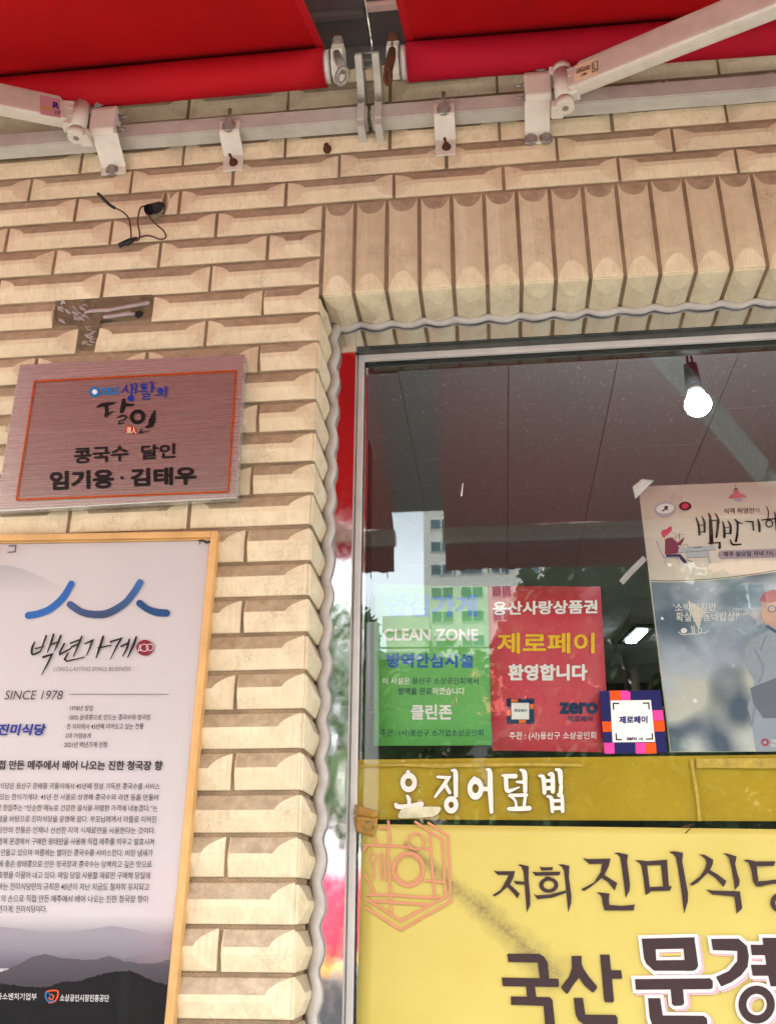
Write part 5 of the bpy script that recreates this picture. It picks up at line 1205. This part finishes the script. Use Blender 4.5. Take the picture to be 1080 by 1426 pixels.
f.poly([(782, 212), (854, 212), (888, 556), (880, 572), (820, 570), (812, 550)]); f.poly([(860, 330), (942, 330), (948, 394), (868, 394)])
f.poly([(584, 538), (654, 538), (672, 664), (900, 666), (914, 690), (916, 740), (660, 738), (620, 706), (598, 660)])
f.build('block_lettering', BR, bn)
ob = (870, 1290, 5.143)
def big(f, g):
    o_ = g
    f.st([(165, 88), (150, 88), (496, 78), (520, 290), (492, 318), (205, 320), (150, 260), (134, 200), (117, 88)], g * 2, 'r', False)
W2 = ink('halo_white', (236, 226, 224)); PKH = ink('halo_pink', (222, 178, 188))
def glyph(f, g):
    """outlined syllables; g = growth of every edge"""
    def P(*q):
        cx = sum(a for a, b in q) / len(q); cy = sum(b for a, b in q) / len(q)
        # outward offset of the outline
        n = len(q); area = sum(q[i][0] * q[(i + 1) % n][1] - q[(i + 1) % n][0] * q[i][1] for i in range(n)); sg = 1 if area > 0 else -1; out = []
        for i in range(n):
            a, b, c = Vector(q[i - 1]), Vector(q[i]), Vector(q[(i + 1) % n])
            e1, e2 = (b - a).normalized(), (c - b).normalized(); n1 = Vector((e1.y, -e1.x)) * sg; n2 = Vector((e2.y, -e2.x)) * sg
            mm_ = (n1 + n2); k = max(.5, 1 + n1.dot(n2)); out.append(tuple(b + mm_ * (g / k)))
        f.poly(out)
    P((117, 88), (496, 78), (500, 158), (132, 166)); P((117, 88), (212, 88), (222, 244), (206, 318), (150, 268), (134, 230)); P((416, 150), (500, 120), (522, 280), (508, 308), (488, 318), (430, 320)); P((206, 318), (150, 262), (150, 244), (500, 240), (520, 290), (490, 318))
    P((68, 378), (606, 372), (626, 392), (626, 440), (610, 450), (76, 454)); P((324, 440), (412, 440), (422, 552), (404, 568), (350, 570), (334, 556))
    P((162, 514), (250, 514), (268, 638), (560, 640), (584, 660), (596, 760), (250, 760), (190, 700), (174, 650))
    P((614, 90), (810, 88), (870, 140), (884, 210), (876, 280), (800, 176), (626, 170)); P((870, 140), (884, 210), (876, 290), (830, 350), (760, 400), (686, 432), (648, 362), (740, 320), (800, 250), (802, 176))
    P((896, 132), (1060, 132), (1060, 206), (906, 206)); P((898, 274), (1060, 276), (1060, 354), (912, 354)); P((980, 82), (1120, 82), (1120, 430), (1040, 430), (1020, 340))
for nm, m_, g, dy, dx, Y in (('letter_halo', PKH, 24, 16, 20, BYP), ('letter_halo', W2, 24, 0, 0, BYP - 1.2), ('block_lettering', BR, 0, 0, 0, BYP - 2.4)):
    f = Flat(870 + dx / 5.143, 1290 + dy / 5.143, 5.143, Y); glyph(f, g)
    f.ell(940, 560, 130 + g, 136 + g, (.56 if g == 0 else .36), 48)
    f.build(nm, m_, bn)
f = Flat(870, 1290, 5.143, BYP - 3.2); f.poly([(250, 196), (400, 192), (402, 208), (252, 212)]); f.build('letter_halo', ink('counter_yellow', (214, 190, 104)), bn)
# hexagon emblem
f = Flat(500, 1140, 7.714, BYP)
S = lambda *q, w=27: f.st(list(q), w, 'b', False)
S((735, 40), (950, 185), (985, 890), (446, 1195), (62, 950)); S((595, 30), (890, 225), (925, 840), (446, 1100), (60, 850))
S((40, 285), (180, 288), (500, 303), (560, 320)); S((690, 325), (775, 332)); S((755, 160), (808, 840)); S((312, 20), (330, 285)); S((305, 310), (348, 1010)); S((80, 815), (300, 818), (760, 850), (870, 840)); S((150, 885), (740, 925)); S((60, 590), (165, 800), w=25); S((40, 350), (80, 290)); S((790, 665), (925, 690)); S((350, 650), (410, 645)); S((690, 665), (790, 670)); S((175, 210), (180, 285)); S((220, 100), (310, 98))
S((148, 465), (158, 668), w=20); S((220, 372), (240, 670), w=20); S((260, 374), (284, 674), w=20)
f.ell(610, 245, 96, 98, .76, 40); f.ell(530, 545, 176, 192, .80, 48); f.ell(530, 545, 133, 148, .93, 48); f.ell(143, 414, 45, 55, .74, 30)
f.build('hexagon_emblem', SAL, bn)
f = Flat(1000, 1140, 1, BYP); f.st([(-50, 12), (-42, 10), (-38, 8)], 2).st([(-46, 20), (-40, 14)], 1.5); f.build('dirt_scratch', M_RUST, bn)
# grommet under brown packing tape at the banner's corner
btape, _t, _b = nodes('brown_packing_tape'); _b.inputs['Base Color'].default_value = (.42, .22, .03, 1); _b.inputs['Alpha'].default_value = .74; _b.inputs['Roughness'].default_value = .14
tp = tag(quad('packing_tape', [(494, 1120), (526, 1130), (524, 1142), (492, 1134)], BY - 4, .3, btape, None, 4, .6), 'torn brown packing tape holding the top left corner of the yellow banner', 'tape')
quad('tape_fold', [(492, 1137), (527, 1137), (521, 1166.5), (495, 1158)], BY - 6, .3, btape, tp, 6, 1.3)
mb = MB(); g = at(513.6, 1152, BY - 5); mb.tube([(g.x + 9 * math.cos(i * math.pi / 10), g.y, g.z + 9 * math.sin(i * math.pi / 10)) for i in range(21)], 2.2, 8); mb.cyl((g.x, g.y + 1, g.z), (g.x, g.y - 2, g.z), 7, 20)
mb.build('grommet', mat('brass_grommet', (130, 110, 60), .35, .8, .2, 90), bn)

# stickers on the awning arms
ST1 = ink('sticker_rose', (206, 150, 160)); ST2 = ink('sticker_cream', (240, 214, 176))
def armplane(a, side, dn, uu, px, py, off):
    """photo point on the front face of an arm"""
    d = (RM.transposed() @ Vector(((px - 540) / CF, 1, -(py - 713) / CF)))
    o_ = a + side * (16 + off); t_ = (o_ - CC).dot(side) / d.dot(side); return CC + d * t_
class FlatArm(Flat):
    def __init__(s, ox, oy, sc, geo): super().__init__(ox, oy, sc, 0); s.g = geo; s.off = .5
    def p(s, x, y):
        a, dn, uu, side = s.g; q = armplane(a, side, dn, uu, s.o[0] + x / s.o[2], s.o[1] + y / s.o[2], s.off + s.n * .05); return mm(q.x, q.y, q.z)
gR = (aR, dnR, uR, sR); gL = (aL, dnL, uL, sL)
f = FlatArm(700, 60, 6.75, gR); f.poly([(672, 212), (892, 136), (890, 290), (666, 368)]); f.build('arm_sticker', ST2, awR)
f = FlatArm(700, 60, 6.75, gR); f.off = 1.2; f.st([(836, 182), (884, 168), (882, 258), (836, 274), (836, 182)], 6, 'b', False).st([(852, 190), (852, 250), (876, 242)], 7, 'b', False); f.build('sticker_mark', K, awR)
def armtext(body, quad4, geo, m, par, bold, off=1.2):
    Q = [armplane(geo[0], geo[3], geo[1], geo[2], x, y, off) for x, y in quad4]; Q = [mm(q.x, q.y, q.z) for q in Q]
    textq(body, bold, 0, (Q[3], Q[2], Q[0], Q[1]), m, par)
z7 = lambda *q: [(700 + x / 6.75, 60 + y / 6.75) for x, y in q]
armtext('SUNGUARD', z7((686, 240), (818, 200), (818, 244), (686, 290)), gR, K, awR, .01); armtext('2.0M', z7((728, 288), (782, 272), (782, 296), (728, 316)), gR, K, awR, .01)
z2 = lambda *q: [(x / 2, y / 2) for x, y in q]
f = FlatArm(0, 0, 2, gL); f.poly([(112, 264), (168, 276), (170, 328), (114, 318)]); f.build('arm_sticker', ST1, awL)
armtext('R', z2((148, 283), (166, 286), (166, 304), (148, 301)), gL, NAVY, awL, .05); armtext('2.0', z2((153, 306), (168, 308), (168, 318), (153, 316)), gL, NAVY, awL, .02)
f = FlatArm(0, 0, 2, gL); f.off = 1.2; f.poly([(114, 292), (144, 298), (144, 310), (114, 305)]); f.build('sticker_field', ink('sticker_ochre', (200, 150, 110)), awL)

# ================================================================== THE STREET IN FRONT (seen in the glass and the steel, and lighting the wall)
def structure(o): o['kind'] = 'structure'; return o
def street_mat(name, a, b_, sc, dark=None):
    m, t, b = nodes(name); geo = t.nodes.new('ShaderNodeNewGeometry')
    n = N(t, 'ShaderNodeTexNoise', Scale=sc, Detail=8.0, Roughness=.6); t.links.new(geo.outputs['Position'], n.inputs['Vector'])
    n2 = N(t, 'ShaderNodeTexNoise', Scale=180.0, Detail=2.0); t.links.new(geo.outputs['Position'], n2.inputs['Vector'])
    c = mixc(t, ramp(t, n.outputs['Fac'], .3, .7), a + (1,), b_ + (1,)); c = mixc(t, .25, c, n2.outputs['Color'], 'OVERLAY')
    t.links.new(c, b.inputs['Base Color']); b.inputs['Roughness'].default_value = .9; return m
M_CONC = street_mat('pavement_concrete', (.22, .21, .19), (.28, .27, .245), 3.0)
M_ASPH = street_mat('worn_asphalt', (.085, .083, .08), (.12, .118, .11), 2.0)
structure(MB(True).box(-200, 200, -300, 120, -.35, -.12).build('ground', M_ASPH))
structure(MB(True).box(-60, 60, -4.3, -.001, -.119, .0, .02).build('pavement', M_CONC))
structure(MB(True).box(-60, 60, -11.4, -4.31, -.116, -.11).build('road', M_ASPH))
structure(MB(True).box(-60, 60, -17, -11.41, -.115, .02, .02).build('far_pavement', M_CONC))
def vx(px, py, D):
    """a place in the street whose mirror image in the window stands at that photo point, D metres out"""
    p = at(px, py, 2 * GY + D * 1000); return p.x / 1000, p.z / 1000 + Z0
# apartment block
M_APT = mat('pale_apartment_render', (198, 194, 184), .8, 0, .06, .3); M_APT2 = mat('apartment_band', (176, 140, 110), .8, 0, .06, .3)
M_WGL = mat('far_window_glass', (58, 84, 92), .12, 0, .3, .5); M_WFR = mat('window_frame_white', (215, 215, 210), .5)
def block(label, D, x0, x1, ztop, pitch, wins, wall_m, zlo, band=None):
    t = thing('apartment_block', label, 'apartment block', None, (x0, -D, 0))
    def ch(name, mb, m, par=None):
        o = mb.build(name, m); o.parent = par or t
        if par is None: o.matrix_parent_inverse = Matrix.Translation((-x0, D, 0))
        return o
    ch('facade', MB(True).box(x0, x1, -D - 12, -D, -.3, ztop), wall_m); ch('parapet', MB(True).box(x0 - .3, x1 + .3, -D - 12.3, -D + .35, ztop + .01, ztop + 1.2), wall_m)
    z = zlo
    while z < ztop - 2.5:
        if band: ch('balcony_band', MB(True).box(x0 + .2, x1 - .2, -D + .01, -D + .5, z - 1.1, z - .25), band)
        for xa, xb in wins:
            fr = ch('window', MB(True).box(xa, xb, -D + .01, -D + .09, z, z + 1.35).box((xa + xb) / 2 - .05, (xa + xb) / 2 + .05, -D + .14, -D + .18, z, z + 1.35), M_WFR)
            g = MB(True).box(xa + .1, (xa + xb) / 2 - .06, -D + .1, -D + .13, z + .1, z + 1.25).box((xa + xb) / 2 + .06, xb - .1, -D + .1, -D + .13, z + .1, z + 1.25).build('pane', M_WGL); g.parent = fr
            fr.location = (0, 0, 0)
        z += pitch
    return t
xl, _ = vx(590, 800, 100); w_ = []
for pa, pb in ((599, 631), (640, 672), (683, 711), (722, 752), (768, 800)): w_.append((vx(pa, 800, 100)[0], vx(pb, 800, 100)[0]))
_, zw = vx(615, 834, 100)
block('pale grey apartment tower with paired windows, mirrored in the upper left of the glass', 100, xl, xl + 21, 52, 2.75, w_, M_APT, zw - 2.75 * 4)
xl2, _ = vx(985, 850, 45); w_ = [(xl2 + 1 + 2.3 * i, xl2 + 2.9 + 2.3 * i) for i in range(7)]
block('cream apartment block with orange balcony bands behind the trees on the right', 45, xl2, xl2 + 18, 23, 2.8, w_, M_APT, 4, M_APT2)
x3, z3 = vx(548, 880, 70)
block('low pale block with a flat stair tower left of the apartment tower', 70, vx(538, 880, 70)[0], vx(592, 880, 70)[0], z3, 3, [(x3 - .3, x3 + 1.2)], M_APT, 6)
# blocks added out of view on either side to cut sky light on the wall
for lb, D, xa, wd, h_ in (('brown brick block facing the shop far to the left', 19, -24, 15.5, 17), ('tall unseen sand coloured block added at the far left to cut sky light', 19, -52, 26, 22),
                          ('unseen sand coloured block added beyond the right hand trees to cut sky light', 20, 13, 16, 15), ('brown block at the far right end of the street', 20, 31, 24, 21)):
    block(lb, D, xa, xa + wd, h_, 3.0, [(xa + 1 + 3.2 * i, xa + 3 + 3.2 * i) for i in range(4)], M_APT2 if 'brown' in lb else M_APT, 4)
# red roofed house
hx0, hz = vx(560, 1002, 24); hx1, _ = vx(900, 1002, 24); _, rz_ = vx(700, 957, 26)
t = thing('tiled_house', 'single storey cream house with a red tiled hip roof across the road', 'house', None, (0, 0, 0))
M_RT = mat('red_roof_tile', (176, 74, 52), .6, 0, .15, 2)
MB(True).box(hx0 + .5, hx1 - .5, -31, -24.3, -.2, hz).build('house_wall', M_APT, t)
def hip(x0, x1, y0, y1, z0, z1, r):
    V = [(x0, y0, z0), (x1, y0, z0), (x1, y1, z0), (x0, y1, z0), (x0 + r, (y0 + y1) / 2, z1), (x1 - r, (y0 + y1) / 2, z1)]
    return V, [(0, 1, 5, 4), (1, 2, 5), (2, 3, 4, 5), (3, 0, 4), (3, 2, 1, 0)]
V, F = hip(hx0 - .2, hx1 + .2, -31.5, -23.6, hz, rz_ + .9, 2.0)
rf = mobj('roof', V, F, M_RT, t)
mb = MB(True); x = hx0
while x < hx1:
    q0 = Vector((x, -23.62, hz + .05)); cxr = min(max(x, hx0 + 1.8), hx1 - 1.8); k = 1 if abs(cxr - x) < .01 else .5
    mb.cyl(tuple(q0), (x + (cxr - x) * .5, -23.62 - 3.9 * k, hz + .06 + (rz_ + .9 - hz) * k), .07, 6); x += .27
tag(mb.build('tile_ribs', M_RT, rf), kind='stuff')
for pa, pb in ((655, 688), (735, 780)):
    xa, za = vx(pa, 1006, 24.3); xb, zb = vx(pb, 1036, 24.3)
    fr = MB(True).box(xa, xb, -24.29, -24.2, zb, za).build('window', M_WFR, t); MB(True).box(xa + .08, xb - .08, -24.19, -24.17, zb + .08, za - .08).build('pane', M_WGL, fr)
# trees
M_BARK = mat('grey_brown_bark', (84, 70, 56), .9, 0, .3, 6, .6, 20, bdist=.02)
def leaf_mat(name, a, b_):
    m, t, b = nodes(name); geo = t.nodes.new('ShaderNodeNewGeometry')
    n = N(t, 'ShaderNodeTexNoise', Scale=1.6, Detail=3.0); t.links.new(geo.outputs['Position'], n.inputs['Vector'])
    c = mixc(t, ramp(t, n.outputs['Fac'], .35, .65), a + (1,), b_ + (1,)); t.links.new(c, b.inputs['Base Color']); b.inputs['Roughness'].default_value = .6
    tl = t.nodes.new('ShaderNodeBsdfTranslucent'); t.links.new(c, tl.inputs[0]); mx = t.nodes.new('ShaderNodeMixShader'); mx.inputs[0].default_value = .3
    t.links.new(b.outputs[0], mx.inputs[1]); t.links.new(tl.outputs[0], mx.inputs[2]); t.links.new(mx.outputs[0], t.nodes['Material Output'].inputs[0]); return m
M_LF = leaf_mat('dark_foliage', (.045, .085, .030), (.08, .13, .05)); M_LF2 = leaf_mat('fresh_foliage', (.07, .14, .04), (.11, .20, .06))
def tree(label, x, y, h, cw_, z0c, m, n=5200, leaf=.16, seed=1):
    rnd = random.Random(seed); t = thing('street_tree', label, 'tree', 'trees across the street', (x, y, -.1))
    mb = MB(True); mb.tube([(0, 0, 0), (.05, .03, h * .3), (-.04, .05, h * .6), (.02, 0, h * .92)], [.2, .16, .1, .03], 9)
    cl = []
    for i in range(14):
        a = rnd.uniform(0, 6.28); q = rnd.uniform(.0, 1); zc = z0c + (h - z0c) * (.08 + .84 * q); rad = cw_ * (1 - .75 * q ** 1.6) * rnd.uniform(.45, .8)
        c = Vector((math.cos(a) * rad, math.sin(a) * rad, zc)); cl.append((c, rnd.uniform(.5, .9) * cw_ * .62))
        mb.tube([(0, 0, zc * .7), tuple(c * .5 + Vector((0, 0, zc * .42))), tuple(c)], [.06, .04, .015], 6)
    mb.build('trunk', M_BARK).parent = t
    V, F = [], []
    for i in range(n):
        c, r = cl[rnd.randrange(len(cl))]
        d = Vector((rnd.gauss(0, 1), rnd.gauss(0, 1), rnd.gauss(0, .8))); d = d.normalized() * r * rnd.uniform(.35, 1) ** .5
        p = c + d; u = Vector((rnd.gauss(0, 1), rnd.gauss(0, 1), rnd.gauss(0, .6))).normalized(); v = u.orthogonal().normalized(); s_ = leaf * rnd.uniform(.6, 1.3); b = len(V)
        V += [p - u * s_, p + v * s_ * .5, p + u * s_, p - v * s_ * .5]; F.append((b, b + 1, b + 2, b + 3))
    mobj('crown', V, F, m, t)
    return t
for px, D, top, cw2, z0_, m_, lb, sd_ in (
        (795, 17, 770, 1.7, 2.0, M_LF, 'dark dense street tree right of the red roofed house', 3), (868, 15.5, 765, 1.5, 2.0, M_LF, 'dark street tree behind the payment sticker in the reflection', 5),
        (960, 19, 800, 2.0, 2.2, M_LF, 'broad dark street tree in front of the orange banded block', 8), (742, 21, 840, 1.6, 2.2, M_LF, 'low dark tree left of the tallest street trees', 15), (1060, 22, 860, 1.6, 2.2, M_LF, 'small dark tree at the far right of the reflection', 12),
        (640, 20, 868, 2.0, 1.2, M_LF2, 'fresh green bushy tree in front of the pale apartment tower', 9), (572, 21, 910, 1.5, 1.2, M_LF2, 'small fresh green tree at the left end of the row', 10), (508, 25, 908, 1.2, 1.5, M_LF, 'slim dark tree near the utility pole', 11)):
    x, zt = vx(px, top, D); tree(lb, x, -D, zt + .1, cw2, z0_, m_, seed=sd_)
x_ = -2.05; tree('sparse fresh green tree mirrored in the steel strip left of the window', x_, -12, 6.2, 1.0, 2.6, M_LF2, n=2600, seed=21)
# utility pole and wire
x, zt = vx(519, 868, 9)
t = thing('utility_pole', 'pale concrete utility pole with two crossarms and a sagging wire', 'utility pole', None, (x, -9, -.1))
MB(True).cyl((0, 0, 0), (0, 0, zt + .1), .10, 16, .075).build('pole', M_CONC).parent = t
mb = MB(True); mb.box(-.5, .5, -.05, .05, zt - .35, zt - .27); mb.build('crossarm', M_GREY).parent = t
mb = MB(True); mb.tube([(-8, 0, zt + .3), (-4, 0, zt - .1), (0, 0, zt - .2), (6, 0, zt - .32), (14, 0, zt + .2)], .012, 6); mb.build('wire', M_DARK).parent = t
# parked van
vx0, vz = vx(470, 1062, 7.2); 
t = thing('parked_van', 'white panel van parked along the kerb opposite the shop', 'van', None, (0, 0, 0))
M_VAN = mat('white_van_paint', (222, 222, 216), .25, 0, .03, 3); M_TYRE = mat('tyre_rubber', (30, 30, 30), .8)
X0 = vx0; X1 = vx0 + 4.9
def side(pr, y0, y1, nm, m, par, bev=.05):
    b = bmesh.new(); A = [b.verts.new((X0 + x, y0, z)) for x, z in pr]; B = [b.verts.new((X0 + x, y1, z)) for x, z in pr]; n = len(pr); b.faces.new(A); b.faces.new(B[::-1])
    for i in range(n): b.faces.new((A[(i + 1) % n], A[i], B[i], B[(i + 1) % n]))
    bmesh.ops.recalc_face_normals(b, faces=b.faces[:]); bmesh.ops.bevel(b, geom=b.edges[:], offset=bev, segments=3, affect='EDGES')
    me = bpy.data.meshes.new(nm); b.to_mesh(me); b.free(); me.materials.append(m); return link(bpy.data.objects.new(nm, me), par)
side([(0, .3), (0, 1.9), (.2, 2.02), (3.7, 2.02), (4.3, 1.25), (4.9, 1.05), (4.95, .35)], -9.0, -7.3, 'van_body', M_VAN, t)
for a, b, c, d in ((.35, 1.3, 1.15, 1.8), (1.5, 2.45, 1.15, 1.8)): MB(True).box(X0 + a, X0 + b, -7.298, -7.28, c, d, .006).build('side_window', M_WGL, t)
side([(2.75, 1.15), (2.75, 1.8), (3.6, 1.8), (4.05, 1.2)], -7.299, -7.275, 'side_window', M_WGL, t, .004)
for wx in (.9, 4.0):
    w2 = MB(True).cyl((X0 + wx, -7.5, .22), (X0 + wx, -7.26, .22), .33, 28).build('wheel', M_TYRE, t); MB(True).cyl((X0 + wx, -7.3, .22), (X0 + wx, -7.25, .22), .19, 20).build('hub_cap', M_ALU, w2)
MB(True).box(X0 + 4.88, X0 + 4.97, -7.6, -7.35, .7, .88, .02).build('headlight', M_WFR, t)
t = thing('parked_van', 'dark grey minivan parked at the near kerb behind the red street banner', 'van', None, (0, 0, 0))
M_VAN2 = mat('dark_grey_paint', (62, 64, 68), .22, .2, .05, 3); X0 = -5.2
side([(0, .25), (0, 1.3), (.5, 1.95), (3.2, 1.98), (4.0, 1.25), (4.75, 1.05), (4.8, .3)], -6.6, -4.95, 'van_body', M_VAN2, t)
side([(.6, 1.2), (.8, 1.8), (1.9, 1.82), (1.9, 1.2)], -4.949, -4.93, 'side_window', M_WGL, t, .004); side([(2.0, 1.2), (2.0, 1.82), (3.1, 1.8), (3.7, 1.22)], -4.949, -4.93, 'side_window', M_WGL, t, .004)
for wx in (.9, 3.9):
    w2 = MB(True).cyl((X0 + wx, -5.15, .22), (X0 + wx, -4.92, .22), .33, 28).build('wheel', M_TYRE, t); MB(True).cyl((X0 + wx, -4.95, .22), (X0 + wx, -4.91, .22), .19, 20).build('hub_cap', M_ALU, w2)
# red street banner (mirrored in the steel jamb)
def jv(px, py, D): p = at(px, py, 230 + D * 1000); return p.x / 1000, p.z / 1000 + Z0
xa, za = jv(440, 1212, 3.8); xb, zb = jv(520, 1342, 3.8)
t = thing('street_banner', 'pinkish red cloth banner with yellow hem strung between two posts at the kerb', 'banner', None, (0, 0, 0))
M_RB = mat('pink_red_cloth', (224, 40, 70), .7, 0, .1, 6); V, F = [], []
for i in range(31):
    x = xa - .9 + (xb - xa + 1.0) * i / 30
    for j in range(7): V.append((x, -3.8 + .02 * math.sin(i * .9 + j * .4), za - (za - zb - .04) * j / 6 - .015 * math.sin(i * .2)))
for i in range(30):
    for j in range(6): a = i * 7 + j; F.append((a, a + 1, a + 8, a + 7))
o_ = mobj('banner_cloth', V, F, M_RB, t, True); o_.modifiers.new('thick', 'SOLIDIFY').thickness = .002
MB(True).box(xa - .9, xb + .1, -3.82, -3.78, zb, zb + .035, .004).build('hem', mat('yellow_hem', (236, 190, 40), .6), t)
for x in (xa - .95, xb + .15): MB(True).cyl((x, -3.8, 0), (x, -3.8, za + .06), .022, 12).build('post', M_GREY, t)

set_type()
scene.collection.objects.unlink(camo); scene.collection.objects.link(camo)
